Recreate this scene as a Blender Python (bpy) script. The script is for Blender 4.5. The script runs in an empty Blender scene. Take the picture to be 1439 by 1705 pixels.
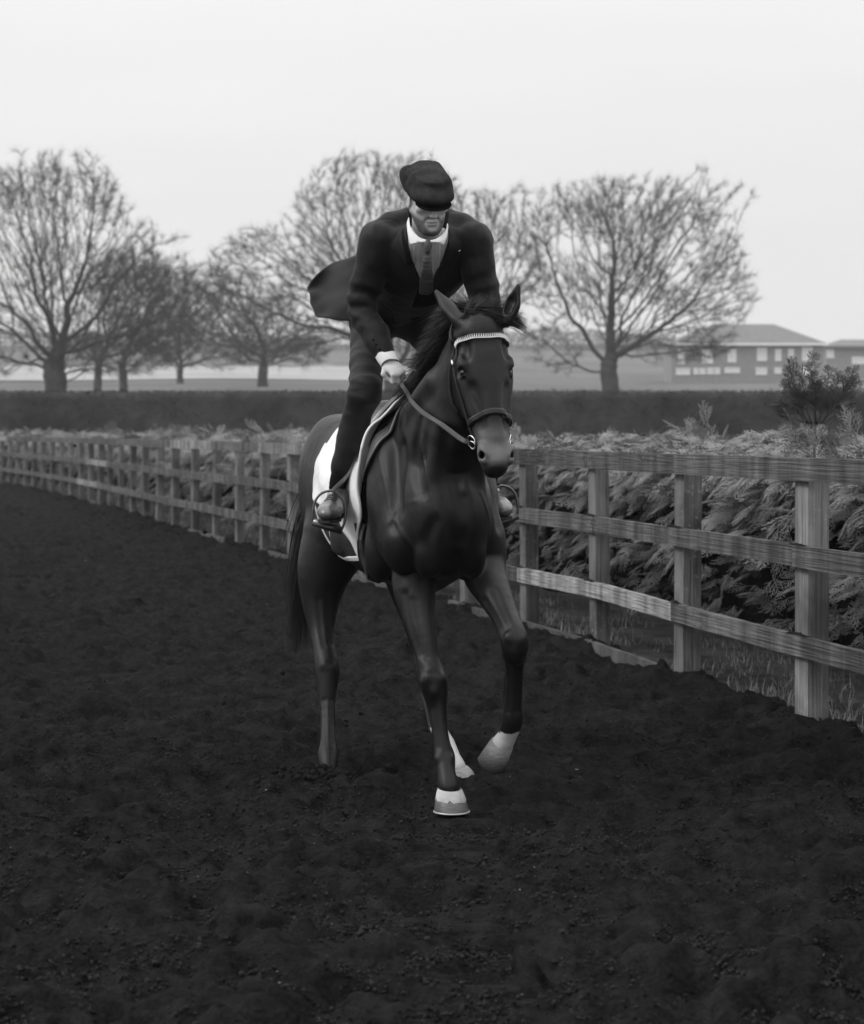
import bpy, math, random
import numpy as np
from mathutils import Vector, Matrix, noise as mnoise
random.seed(7); RNG = np.random.default_rng(7)
S = bpy.context.scene
COL = S.collection
R = math.radians
FPX = 3600.0; CX, HY = 719.5, 719.0; EYE = 1.5      # focal length and horizon measured on the photograph

# ------------------------------------------------------------------ camera, sky, sun, exposure
cam = bpy.data.objects.new('camera', bpy.data.cameras.new('camera')); COL.objects.link(cam)
cam.location = (0, 0, EYE); cam.rotation_euler = (R(90), 0, 0)
cam.data.sensor_fit = 'HORIZONTAL'; cam.data.sensor_width = 36
cam.data.lens = 36 * FPX / 1439; cam.data.shift_y = -(852.5 - HY) / 1439
cam.data.clip_end = 3000; cam.data.clip_start = .1
cam.data.dof.use_dof = True; cam.data.dof.focus_distance = 8.9; cam.data.dof.aperture_fstop = 5.6
S.camera = cam
SUN_EL, SUN_AZ = 40, -72
w = bpy.data.worlds.new('World'); S.world = w; w.use_nodes = True
nt = w.node_tree; nt.nodes.clear()
def _n(t, **k):
    n = nt.nodes.new(t)
    for a, b in k.items(): setattr(n, a, b)
    return n
sky = _n('ShaderNodeTexSky', sky_type='NISHITA', sun_disc=False, sun_elevation=R(SUN_EL), sun_rotation=R(SUN_AZ), dust_density=4, air_density=1)
bw = _n('ShaderNodeRGBToBW'); nt.links.new(sky.outputs[0], bw.inputs[0])
m1 = _n('ShaderNodeMath', operation='MULTIPLY'); nt.links.new(bw.outputs[0], m1.inputs[0]); m1.inputs[1].default_value = .008
geo = _n('ShaderNodeTexCoord'); sep = _n('ShaderNodeSeparateXYZ'); nt.links.new(geo.outputs['Generated'], sep.inputs[0])
mr = _n('ShaderNodeMapRange', interpolation_type='SMOOTHSTEP'); nt.links.new(sep.outputs[2], mr.inputs[0])
mr.inputs[1].default_value = .04; mr.inputs[2].default_value = 1.0; mr.inputs[3].default_value = .78; mr.inputs[4].default_value = 2.2
mp = _n('ShaderNodeMapping'); mp.inputs['Scale'].default_value = (1.2, 1.2, 5.5); nt.links.new(geo.outputs['Generated'], mp.inputs[0])
cn = _n('ShaderNodeTexNoise'); cn.inputs['Scale'].default_value = 1.7; cn.inputs['Detail'].default_value = 5; nt.links.new(mp.outputs[0], cn.inputs[0])
cm = _n('ShaderNodeMapRange'); nt.links.new(cn.outputs[0], cm.inputs[0]); cm.inputs[1].default_value = .3; cm.inputs[2].default_value = .7; cm.inputs[3].default_value = .945; cm.inputs[4].default_value = 1.035
m2 = _n('ShaderNodeMath', operation='MULTIPLY'); nt.links.new(mr.outputs[0], m2.inputs[0]); nt.links.new(cm.outputs[0], m2.inputs[1])
m3 = _n('ShaderNodeMath', operation='ADD'); nt.links.new(m2.outputs[0], m3.inputs[0]); nt.links.new(m1.outputs[0], m3.inputs[1])
bg = _n('ShaderNodeBackground'); nt.links.new(m3.outputs[0], bg.inputs[0]); bg.inputs[1].default_value = 1.0
wo = _n('ShaderNodeOutputWorld'); nt.links.new(bg.outputs[0], wo.inputs[0])
sl = bpy.data.lights.new('sun', 'SUN'); sl.energy = 1.5; sl.angle = R(14); sl.color = (1, 1, 1)
so = bpy.data.objects.new('sun', sl); COL.objects.link(so)
sd = Vector((math.sin(R(SUN_AZ)) * math.cos(R(SUN_EL)), -math.cos(R(SUN_AZ)) * math.cos(R(SUN_EL)), math.sin(R(SUN_EL))))
so.rotation_euler = sd.to_track_quat('Z', 'Y').to_euler()
S.view_settings.view_transform = 'Standard'; S.view_settings.look = 'None'; S.view_settings.gamma = 1
S.view_settings.exposure = 0.0; S.view_settings.use_curve_mapping = False
S.cycles.max_bounces = 6; S.cycles.volume_bounces = 1; S.cycles.use_denoising = True; S.cycles.use_adaptive_sampling = False
S.cycles.transparent_max_bounces = 8

# ------------------------------------------------------------------ helpers
def P(px, py, Y):                       # a point of the photograph at depth Y -> world
    return np.array([(px - CX) / FPX * Y, Y, EYE - (py - HY) / FPX * Y])
def tag(o, label=None, cat=None, group=None, kind=None):
    if label: o['label'] = label
    if cat: o['category'] = cat
    if group: o['group'] = group
    if kind: o['kind'] = kind
    return o
def empty(name, loc=(0, 0, 0), rz=0, label=None, cat=None, group=None):
    o = bpy.data.objects.new(name, None); COL.objects.link(o); o.location = loc; o.rotation_euler = (0, 0, rz)
    o.empty_display_size = .1
    return tag(o, label, cat, group)
def mobj(name, V, F, mat=None, parent=None, smooth=True, attrs=None):
    me = bpy.data.meshes.new(name)
    if isinstance(V, np.ndarray) and isinstance(F, np.ndarray):
        n = F.shape[1]
        me.vertices.add(len(V)); me.vertices.foreach_set('co', np.ascontiguousarray(V, dtype=np.float32).ravel())
        me.loops.add(F.size); me.loops.foreach_set('vertex_index', F.astype(np.int32).ravel())
        me.polygons.add(len(F)); me.polygons.foreach_set('loop_start', np.arange(0, F.size, n, dtype=np.int32))
        me.update(calc_edges=True); me.validate()
    else:
        me.from_pydata([tuple(map(float, v)) for v in V], [], [tuple(map(int, f)) for f in F]); me.update()
    if smooth: me.polygons.foreach_set('use_smooth', np.ones(len(me.polygons), dtype=bool))
    for k, a in (attrs or {}).items():
        at = me.attributes.new(k, 'FLOAT', 'POINT'); at.data.foreach_set('value', np.asarray(a, dtype=np.float32))
    if mat: me.materials.append(mat)
    o = bpy.data.objects.new(name, me); COL.objects.link(o)
    if parent is not None: o.parent = parent
    return o
class MB:                                # collects quads/tris
    def __init__(s): s.V = []; s.F = []
    def add(s, V, F):
        b = len(s.V); s.V += [tuple(v) for v in V]; s.F += [tuple(i + b for i in f) for f in F]
    def box(s, c, d, rz=0, jit=0):
        c = np.array(c, float); hx, hy, hz = np.array(d) / 2; ca, sa = math.cos(rz), math.sin(rz); V = []
        for x, y, z in ((-1,-1,-1),(1,-1,-1),(1,1,-1),(-1,1,-1),(-1,-1,1),(1,-1,1),(1,1,1),(-1,1,1)):
            X, Y = x*hx, y*hy
            V.append((c[0]+X*ca-Y*sa+random.uniform(-jit, jit), c[1]+X*sa+Y*ca+random.uniform(-jit, jit), c[2]+z*hz+random.uniform(-jit, jit)))
        s.add(V, ((0,3,2,1),(4,5,6,7),(0,1,5,4),(1,2,6,5),(2,3,7,6),(3,0,4,7)))
    def tube(s, pts, rad, n=8, cap=True, flat=1.0, upv=(0, 0, 1)):
        pts = np.array(pts, float); m = len(pts)
        rad = [rad]*m if np.isscalar(rad) else rad
        V = []; T = np.gradient(pts, axis=0); up = np.array(upv, float)
        for i in range(m):
            t = T[i] / (np.linalg.norm(T[i]) + 1e-9); a = np.cross(up, t)
            if np.linalg.norm(a) < .05: a = np.cross((1, 0, .1), t)
            a /= np.linalg.norm(a); b = np.cross(t, a)
            for k in range(n):
                th = 2*math.pi*k/n; V.append(pts[i] + rad[i]*(math.cos(th)*a + flat*math.sin(th)*b))
        F = [(i*n+k, i*n+(k+1) % n, (i+1)*n+(k+1) % n, (i+1)*n+k) for i in range(m-1) for k in range(n)]
        if cap: F += [tuple(range(n-1, -1, -1)), tuple((m-1)*n+k for k in range(n))]
        s.add(V, F)
    def build(s, name, mat, parent=None, smooth=True): return mobj(name, s.V, s.F, mat, parent, smooth)
def bevel(o, w=.004, seg=2, ang=30):
    m = o.modifiers.new('bevel', 'BEVEL'); m.width = w; m.segments = seg; m.limit_method = 'ANGLE'; m.angle_limit = R(ang); return o
def crom(pts, sub):                      # Catmull-Rom resampling of rows of any width
    pts = np.array(pts, float); e = np.vstack([2*pts[0]-pts[1], pts, 2*pts[-1]-pts[-2]]); out = []
    for i in range(1, len(e)-2):
        for k in range(sub):
            t = k/sub; p0, p1, p2, p3 = e[i-1:i+3]
            out.append(.5*(2*p1+(p2-p0)*t+(2*p0-5*p1+4*p2-p3)*t*t+(3*p1-p0-3*p2+p3)*t**3))
    out.append(pts[-1]); return np.array(out)

# ------------------------------------------------------------------ distance-field modeller (numpy) for bodies and cloth
class Field:
    def __init__(s, lo, hi, h):
        s.lo = np.array(lo, float); s.h = h; s.n = np.ceil((np.array(hi)-s.lo)/h).astype(int)+1
        s.D = np.full(s.n, .5, np.float32)
        s.ax = [(s.lo[i]+h*np.arange(s.n[i])).astype(np.float32) for i in range(3)]
    def _sl(s, lo, hi, pad):
        a = np.maximum(np.floor((np.array(lo)-pad-s.lo)/s.h).astype(int), 0); b = np.minimum(np.ceil((np.array(hi)+pad-s.lo)/s.h).astype(int)+1, s.n)
        if (b <= a).any(): return None
        sl = tuple(slice(x, y) for x, y in zip(a, b))
        return sl, s.ax[0][sl[0]][:, None, None], s.ax[1][sl[1]][None, :, None], s.ax[2][sl[2]][None, None, :]
    def put(s, sl, d, k, sub=False):
        D = s.D[sl]
        if sub:
            d = -d; h = np.maximum(k-np.abs(D-d), 0)/max(k, 1e-6); s.D[sl] = np.maximum(D, d)+h*h*k*.25
        else:
            h = np.maximum(k-np.abs(D-d), 0)/max(k, 1e-6); s.D[sl] = np.minimum(D, d)-h*h*k*.25
    def cone(s, a, b, ra, rb, k=.02, sub=False):
        a = np.array(a, float); b = np.array(b, float); r = max(ra, rb)
        q = s._sl(np.minimum(a, b)-r, np.maximum(a, b)+r, k+2*s.h)
        if q is None: return
        sl, X, Y, Z = q; ab = b-a; L = ab@ab+1e-12
        t = np.clip(((X-a[0])*ab[0]+(Y-a[1])*ab[1]+(Z-a[2])*ab[2])/L, 0, 1)
        d = np.sqrt((X-a[0]-t*ab[0])**2+(Y-a[1]-t*ab[1])**2+(Z-a[2]-t*ab[2])**2)-(ra+(rb-ra)*t)
        s.put(sl, d.astype(np.float32), k, sub)
    def chain(s, pr, k=.02, sub=False, res=3):      # rows x,y,z,r
        q = crom(pr, res)
        for i in range(len(q)-1): s.cone(q[i, :3], q[i+1, :3], q[i, 3], q[i+1, 3], k if i == 0 else min(k, .012), sub)
    def path(s, pts, r, k=.03, sub=False):           # one soft groove or cord along points
        pts = np.array(pts, float); q = s._sl(pts.min(0)-r, pts.max(0)+r, k+2*s.h)
        if q is None: return
        sl, X, Y, Z = q; D = None
        for a, b in zip(pts[:-1], pts[1:]):
            ab = b-a; L = ab@ab+1e-12; t = np.clip(((X-a[0])*ab[0]+(Y-a[1])*ab[1]+(Z-a[2])*ab[2])/L, 0, 1)
            d = np.sqrt((X-a[0]-t*ab[0])**2+(Y-a[1]-t*ab[1])**2+(Z-a[2]-t*ab[2])**2)-r; D = d if D is None else np.minimum(D, d)
        s.put(sl, D.astype(np.float32), k, sub)
    def ell(s, c, r, M=None, k=.02, sub=False):     # rows of M are the ellipsoid's axes
        c = np.array(c, float); r = np.array(r, float); M = np.eye(3) if M is None else np.array(M, float)
        e = np.sqrt(((M*r[:, None])**2).sum(0)); q = s._sl(c-e, c+e, k+2*s.h)
        if q is None: return
        sl, X, Y, Z = q; X = X-c[0]; Y = Y-c[1]; Z = Z-c[2]
        p = [M[i][0]*X+M[i][1]*Y+M[i][2]*Z for i in range(3)]
        k0 = np.sqrt(sum((p[i]/r[i])**2 for i in range(3))); k1 = np.sqrt(sum((p[i]/r[i]**2)**2 for i in range(3)))+1e-6
        s.put(sl, (k0*(k0-1)/k1).astype(np.float32), k, sub)
    def loft(s, rows, side=(0, 1, 0), k=.02, sub=False, res=3):    # rows x,y,z,halfside,halfother
        q = crom(rows, res); side = np.array(side, float)
        for i in range(len(q)-1):
            a, b = q[i, :3], q[i+1, :3]; t = b-a; L = np.linalg.norm(t); t = t/L
            u = side-t*(side@t); u /= np.linalg.norm(u); v = np.cross(t, u); r = max(q[i, 3:].max(), q[i+1, 3:].max())
            g = s._sl(np.minimum(a, b)-r, np.maximum(a, b)+r, k+2*s.h)
            if g is None: continue
            sl, X, Y, Z = g; X = X-a[0]; Y = Y-a[1]; Z = Z-a[2]
            w = X*t[0]+Y*t[1]+Z*t[2]; f = np.clip(w/L, 0, 1); w = w-f*L
            ra = q[i, 3]+(q[i+1, 3]-q[i, 3])*f; rb = q[i, 4]+(q[i+1, 4]-q[i, 4])*f; rc = np.minimum(ra, rb)
            pu = X*u[0]+Y*u[1]+Z*u[2]; pv = X*v[0]+Y*v[1]+Z*v[2]
            k0 = np.sqrt((pu/ra)**2+(pv/rb)**2+(w/rc)**2); k1 = np.sqrt((pu/ra**2)**2+(pv/rb**2)**2+(w/rc**2)**2)+1e-6
            s.put(sl, (k0*(k0-1)/k1).astype(np.float32), k if i in (0, len(q)-2) else min(k, .015), sub)
    def slab(s, p, nrm, keep_below=True):            # cuts away what lies on the side nrm points to
        nrm = np.array(nrm, float); nrm /= np.linalg.norm(nrm)
        d = (s.ax[0][:, None, None]-p[0])*nrm[0]+(s.ax[1][None, :, None]-p[1])*nrm[1]+(s.ax[2][None, None, :]-p[2])*nrm[2]
        s.D = np.maximum(s.D, d.astype(np.float32))
    def at(s, p):                                    # trilinear sample, p (n,3)
        p = np.atleast_2d(p); g = np.clip((p-s.lo)/s.h, 0, s.n-1.001); i = g.astype(int); f = g-i; o = 0
        for a in (0, 1):
            for b in (0, 1):
                for c in (0, 1):
                    o = o+s.D[i[:, 0]+a, i[:, 1]+b, i[:, 2]+c]*(f[:, 0] if a else 1-f[:, 0])*(f[:, 1] if b else 1-f[:, 1])*(f[:, 2] if c else 1-f[:, 2])
        return o
    def grad(s, p):
        e = s.h*1.5; g = np.stack([s.at(p+np.eye(3)[i]*e)-s.at(p-np.eye(3)[i]*e) for i in range(3)], 1)
        return g/(np.linalg.norm(g, axis=1, keepdims=True)+1e-9)
    def proj(s, p, off=0, it=6):
        p = np.atleast_2d(np.array(p, float))
        for _ in range(it): p = p-s.grad(p)*((s.at(p)-off)*.8)[:, None]
        return p
    def ray(s, o, d, tmax=.8, out=True):             # outermost crossing along o + t d
        ts = np.linspace(0, tmax, int(tmax/s.h*1.2)); v = s.at(np.array(o)+ts[:, None]*np.array(d))
        ins = np.nonzero(v < 0)[0]
        if len(ins) == 0: return None
        i = ins[-1]; i = min(i, len(ts)-2); f = v[i]/(v[i]-v[i+1]+1e-9); return np.array(o)+(ts[i]+np.clip(f, 0, 1)*(ts[i+1]-ts[i]))*np.array(d)
    def mesh(s, smooth=1):
        D = s.D; ins = D < 0; n = s.n
        c = np.zeros(n-1, np.uint8)
        for a in (0, 1):
            for b in (0, 1):
                for d in (0, 1): c += ins[a:n[0]-1+a, b:n[1]-1+b, d:n[2]-1+d]
        act = (c > 0) & (c < 8); I = np.argwhere(act); idx = np.full(n-1, -1, np.int32); idx[act] = np.arange(len(I))
        acc = np.zeros((len(I), 3)); cnt = np.zeros(len(I)); off = [(a, b, d) for a in (0, 1) for b in (0, 1) for d in (0, 1)]
        val = {o: D[I[:, 0]+o[0], I[:, 1]+o[1], I[:, 2]+o[2]] for o in off}
        for o in off:
            for ax in range(3):
                if o[ax] == 0:
                    o2 = list(o); o2[ax] = 1; o2 = tuple(o2); va, vb = val[o], val[o2]; m = (va < 0) != (vb < 0)
                    t = np.where(m, va/(va-vb+1e-12), 0); p = np.tile(np.array(o, float), (len(I), 1)); p[:, ax] += t
                    acc[m] += p[m]; cnt[m] += 1
        V = s.lo+s.h*(I+acc/cnt[:, None]); F = []
        for ax in range(3):
            a, b = [(1, 2), (2, 0), (0, 1)][ax]
            sl1 = [slice(1, n[i]-1) for i in range(3)]; sl1[ax] = slice(0, n[ax]-1); sl2 = list(sl1); sl2[ax] = slice(1, n[ax])
            A = ins[tuple(sl1)]; B = ins[tuple(sl2)]; E = np.argwhere(A != B); base = E.copy()
            for i in range(3):
                if i != ax: base[:, i] += 1
            fl = A[tuple(E.T)]; q = []
            for da, db in ((0, 0), (-1, 0), (-1, -1), (0, -1)):
                c2 = base.copy(); c2[:, a] += da; c2[:, b] += db; q.append(idx[tuple(c2.T)])
            q = np.stack(q, 1); q[~fl] = q[~fl][:, ::-1]; F.append(q)
        F = np.vstack(F); F = F[(F >= 0).all(1)]
        for _ in range(smooth):
            A = np.zeros_like(V); C = np.zeros(len(V))
            for i in range(4):
                j = F[:, (i+1) % 4]; k = F[:, i]
                for d in range(3): A[:, d] += np.bincount(k, V[j, d], len(V))+np.bincount(j, V[k, d], len(V))
                C += np.bincount(k, minlength=len(V))+np.bincount(j, minlength=len(V))
            V = .5*V+.5*A/C[:, None]
        return V, F
def vnoise(V, sc, seed=0, oct=3):        # cheap value noise on points
    V = np.asarray(V)*sc+seed*17.3; out = np.zeros(len(V)); amp = 1; tot = 0
    for o in range(oct):
        i = np.floor(V).astype(np.int64); f = V-i; f = f*f*(3-2*f); r = 0
        for a in (0, 1):
            for b in (0, 1):
                for c in (0, 1):
                    h = ((i[:, 0]+a)*73856093 ^ (i[:, 1]+b)*19349663 ^ (i[:, 2]+c)*83492791) & 0xffffff
                    h = (h*1103515245+12345) & 0x7fffffff; h = ((h >> 8)*2654435 & 0xffff)/65535.
                    r = r+h*(f[:, 0] if a else 1-f[:, 0])*(f[:, 1] if b else 1-f[:, 1])*(f[:, 2] if c else 1-f[:, 2])
        out += amp*(r*2-1); tot += amp; amp *= .5; V = V*2.03+3.1
    return out/tot

# ------------------------------------------------------------------ materials (the photograph is black and white: all greys)
def mat(name, val=.2, rough=.7, spec=.4, val2=None, nscale=8, ndet=6, stretch=(1, 1, 1), bump=0, bscale=60, bstretch=None, sheen=0, coat=0, metal=0, lo=.35, hi=.65, nrough=.62, alpha=None, rand=0, trans=0):
    m = bpy.data.materials.new(name); m.use_nodes = True; t = m.node_tree; N = t.nodes; Lk = t.links; b = N['Principled BSDF']
    b.inputs['Roughness'].default_value = rough; b.inputs['Specular IOR Level'].default_value = spec; b.inputs['Metallic'].default_value = metal
    b.inputs['Base Color'].default_value = (val, val, val, 1)
    if sheen: b.inputs['Sheen Weight'].default_value = sheen; b.inputs['Sheen Roughness'].default_value = .4
    if coat: b.inputs['Coat Weight'].default_value = coat; b.inputs['Coat Roughness'].default_value = .25
    tc = N.new('ShaderNodeTexCoord'); mp = N.new('ShaderNodeMapping'); Lk.new(tc.outputs['Object'], mp.inputs[0]); mp.inputs['Scale'].default_value = stretch
    src = None
    if val2 is not None:
        n = N.new('ShaderNodeTexNoise'); n.inputs['Scale'].default_value = nscale; n.inputs['Detail'].default_value = ndet; n.inputs['Roughness'].default_value = nrough
        Lk.new(mp.outputs[0], n.inputs[0]); r = N.new('ShaderNodeMapRange'); Lk.new(n.outputs[0], r.inputs[0])
        r.inputs[1].default_value = lo; r.inputs[2].default_value = hi; r.inputs[3].default_value = val; r.inputs[4].default_value = val2
        src = r.outputs[0]
    if rand:
        oi = N.new('ShaderNodeObjectInfo'); r2 = N.new('ShaderNodeMapRange'); Lk.new(oi.outputs['Random'], r2.inputs[0]); r2.inputs[3].default_value = 1-rand; r2.inputs[4].default_value = 1+rand
        mm = N.new('ShaderNodeMath'); mm.operation = 'MULTIPLY'; Lk.new(r2.outputs[0], mm.inputs[0])
        if src: Lk.new(src, mm.inputs[1])
        else: mm.inputs[1].default_value = val
        src = mm.outputs[0]
    if src: Lk.new(src, b.inputs['Base Color'])
    if bump:
        n2 = N.new('ShaderNodeTexNoise'); n2.inputs['Scale'].default_value = bscale; n2.inputs['Detail'].default_value = 5
        mp2 = N.new('ShaderNodeMapping'); Lk.new(tc.outputs['Object'], mp2.inputs[0]); mp2.inputs['Scale'].default_value = bstretch or stretch
        Lk.new(mp2.outputs[0], n2.inputs[0]); bp = N.new('ShaderNodeBump'); bp.inputs['Strength'].default_value = 1; bp.inputs['Distance'].default_value = bump
        Lk.new(n2.outputs[0], bp.inputs['Height']); Lk.new(bp.outputs[0], b.inputs['Normal'])
    m['src'] = 1
    return m
def mixattr(m, attr, val, rough=None):   # blend base colour to val where the vertex attribute is 1 (coat markings, beard, painted nostril shade)
    t = m.node_tree; N = t.nodes; b = N['Principled BSDF']; a = N.new('ShaderNodeAttribute'); a.attribute_name = attr
    mx = N.new('ShaderNodeMix'); mx.data_type = 'RGBA'; t.links.new(a.outputs['Fac'], mx.inputs[0])
    ic = b.inputs['Base Color']
    if ic.is_linked: t.links.new(ic.links[0].from_socket, mx.inputs[6])
    else: mx.inputs[6].default_value = ic.default_value
    if np.isscalar(val): mx.inputs[7].default_value = (val, val, val, 1)
    t.links.new(mx.outputs[2], ic); return m
# ================================================================== FENCE LINE (world x,y of the track-side face of the posts)
FL = crom([(3.02, 5.9), (2.47, 8.5), (1.90, 11.1), (1.50, 13.14), (1.12, 15.04), (.70, 16.6), (-.10, 19.7), (-.94, 22.6), (-2.16, 27.1), (-3.15, 30.7), (-4.1, 34.), (-5.25, 38.3), (-7.8, 47.8), (-10.9, 58.), (-15.5, 72), (-21, 88)], 16)
FS = np.concatenate([[0], np.cumsum(np.linalg.norm(np.diff(FL, axis=0), axis=1))])
def fpt(s): return np.array([np.interp(s, FS, FL[:, 0]), np.interp(s, FS, FL[:, 1])])
def fdir(s): d = fpt(s+.3)-fpt(s-.3); return d/np.linalg.norm(d)
def fnr(s): d = fdir(s); return np.array([d[1], -d[0]])            # towards the hedge (right, away from the track)
def sat(x, y): k = np.argmin((FL[:, 0]-x)**2+(FL[:, 1]-y)**2); return FS[k]
FY = FL[:, 1]; FXof = lambda y: np.interp(y, FY, FL[:, 0])
# ------------------------------------------------------------------ ground
def fbm2(x, y, sc, seed=0, oct=4, q=1.0): return vnoise(np.stack([x*sc, y*sc*q, np.full_like(x, seed*5.1)], 1), 1, seed, oct)
track_m = mat('track_surface', .0016, .95, .02, val2=.022, nscale=10, nrough=.82, ndet=14, bump=.022, bscale=50, bstretch=(1, 1.4, 1), lo=.36, hi=.68)
def track_h(x, y):
    h = .030*fbm2(x, y, 1.4, 1, 3, 1.4)+.062*(fbm2(x, y, 3.2, 2, 3, 1.8))+.050*(.35-np.abs(fbm2(x, y, 7, 3, 3, 1.7)))+.030*fbm2(x, y, 17, 4, 4, 1.6)+.008*fbm2(x, y, 52, 6, 2)
    pits = np.clip(fbm2(x, y, 2.6, 8, 2, 1.4)-.22, 0, 1)*-.26
    edge = np.clip(1-np.abs(FXof(y)-.05-x)/.35, 0, 1)*.020*(1+fbm2(x, y, 5, 12, 2))
    return h*1.45+pits+edge
_r = 830; _c = 385; ys = 3.6*np.exp(np.linspace(0, math.log(90/3.6), _r)); yy, uu = np.meshgrid(ys, np.linspace(-1, 1, _c), indexing='ij')
left = -(.36*yy+2.2)-np.clip(yy-30, 0, 100)*.25; right = FXof(yy)+.12; xx = left+(right-left)*(uu+1)/2
hh = track_h(xx.ravel(), yy.ravel())
for cx_, cy_, rr, am in ((-.42, 9.42, .17, .010), (-.30, 9.36, .11, .045), (-.56, 9.38, .10, .045), (.11, 8.50, .13, -.015), (-.30, 9.36, .09, .04), (.14, 9.42, .10, .01)):
    hh = hh+am*np.exp(-(((xx.ravel()-cx_)/rr)**2+((yy.ravel()-cy_)/(rr*.8))**2))
rg_ = np.random.default_rng(12)
for _ in range(150):                              # hoof prints: a dished pit with a thrown rim
    py_ = 5.0*math.exp(rg_.uniform(0, 1.35)); px_ = rg_.uniform(-.24, .22)*py_; rr = rg_.uniform(.07, .12)
    if abs(px_-.08) < .3 and abs(py_-8.6) < .4: continue
    m_ = (np.abs(xx.ravel()-px_) < .4) & (np.abs(yy.ravel()-py_) < .4); d_ = np.sqrt((xx.ravel()[m_]-px_)**2+((yy.ravel()[m_]-py_)*.8)**2)/rr; hh[m_] += -.045*np.exp(-d_**2*1.2)+.028*np.exp(-((d_-1.5)/.4)**2)
flat_ = np.exp(-(((xx.ravel()-.08)/.14)**2+((yy.ravel()-8.58)/.16)**2)); hh = hh*(1-flat_)+.002*flat_
V = np.stack([xx.ravel(), yy.ravel(), hh-.012], 1); V[:, 2] = np.where(V[:, 1] < 8.7, np.where(np.abs(V[:, 0]-.08) < .16, np.minimum(V[:, 2], .004), V[:, 2]), V[:, 2]); i = np.arange(_r*_c).reshape(_r, _c)
F = np.stack([i[:-1, :-1], i[:-1, 1:], i[1:, 1:], i[1:, :-1]], -1).reshape(-1, 4)
tag(mobj('track', V, F, track_m), kind='structure')
# the land: verge beside the track, field behind, rising gently to the skyline
land_m = mat('field_grass', .075, .95, .05, val2=.125, nscale=.055, ndet=7, bump=.03, bscale=6, lo=.35, hi=.65)
def land_h(x, y):
    h = np.interp(y, [0, 75, 110, 180, 230, 330, 430, 620, 1500], [0, 0, 1.2, 5.0, 6.9, 11.3, 15.5, 26.5, 32])
    u = np.clip((x-3)/22, 0, 1); h = h-1.7*u*u*(3-2*u)*np.exp(-((y-305)/95)**2)
    return h-.32*np.clip((78-y)/6, 0, 1)+.5*np.clip((y-120)/300, 0, 1)*fbm2(x, y, .012, 5, 3)
ly = np.concatenate([np.linspace(-30, 70, 26), 70*np.exp(np.linspace(0, math.log(1400/70), 60))[1:]]); lx = np.linspace(-1, 1, 81); Lx = lx[None, :]*(60+np.clip(ly, 0, 1e9)[:, None]*.9); Ly = np.repeat(ly[:, None], 81, 1)
Lz = land_h(Lx.ravel(), Ly.ravel()); i = np.arange(Lx.size).reshape(Lx.shape)
tag(mobj('ground', np.stack([Lx.ravel(), Ly.ravel(), Lz], 1), np.stack([i[:-1, :-1], i[:-1, 1:], i[1:, 1:], i[1:, :-1]], -1).reshape(-1, 4), land_m), kind='structure')
def _wood():                                     # far hazy woodland along the rise, many small branch-sized faces
    rg = np.random.default_rng(9); m = 42000; x = rg.uniform(-125, 75, m); hgt = 4.6+3.2*vnoise(np.stack([x*.045, x*0, x*0], 1), 1, 2, 3)+1.5*vnoise(np.stack([x*.3, x*0, x*0], 1), 1, 4, 2); y = 520+rg.normal(0, 7, m)
    z = land_h(x, y)+np.clip(hgt, .5, 12)*rg.uniform(0, 1, m)**.8; c = np.stack([x, y, z], 1); a = rg.normal(size=(m, 3)); a[:, 2] = np.abs(a[:, 2])+.4; a /= np.linalg.norm(a, axis=1)[:, None]; b = np.cross(a, rg.normal(size=(m, 3))); b /= np.linalg.norm(b, axis=1)[:, None]; s = rg.uniform(.25, .7, m)[:, None]
    return np.stack([c-a*s, c+b*s*.22, c+a*s], 1).reshape(-1, 3), np.arange(3*m).reshape(-1, 3), mat('distant_branches', .05, .9, .1), None, False
def strip(name, y0, y1, x0, x1, m, dz=.05, n=60, wav=.05):      # field patch lying on the land
    V = []; F = []
    for a in range(n+1):
        for b in range(9):
            x = x0+(x1-x0)*a/n; y = y0+(y1-y0)*b/8+wav*(y1-y0)*math.sin(a*.31+b); V.append((x, y, land_h(np.array([x]), np.array([y]))[0]+dz))
    for a in range(n):
        for b in range(8): F.append((a*9+b, (a+1)*9+b, (a+1)*9+b+1, a*9+b+1))
    return tag(mobj(name, V, F, m), kind='structure')
strip('stubble_field', 232, 335, -110, 4, mat('stubble', .22, .95, .05, val2=.30, nscale=.08), .12)
tag(mobj('distant_wood', *_wood()), kind='stuff')
verge_m = mat('verge_soil', .022, .95, .02, val2=.055, nscale=5, bump=.02, bscale=20)
V = []; F = []
ss = np.linspace(0, FS[-1], 420)
for s_ in ss:
    p_ = fpt(s_); n_ = fnr(s_)
    for j, o_ in enumerate((-.03, .25, .6, 1.0, 1.5, 2.4)): V.append((p_[0]+n_[0]*o_, p_[1]+n_[1]*o_, -.015+.02*mnoise.noise(Vector((p_[0]*3+j, p_[1]*3, 0)))))
for i_ in range(len(ss)-1):
    for j in range(5): F.append((i_*6+j, i_*6+j+1, (i_+1)*6+j+1, (i_+1)*6+j))
tag(mobj('verge', V, F, verge_m), kind='structure')

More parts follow.
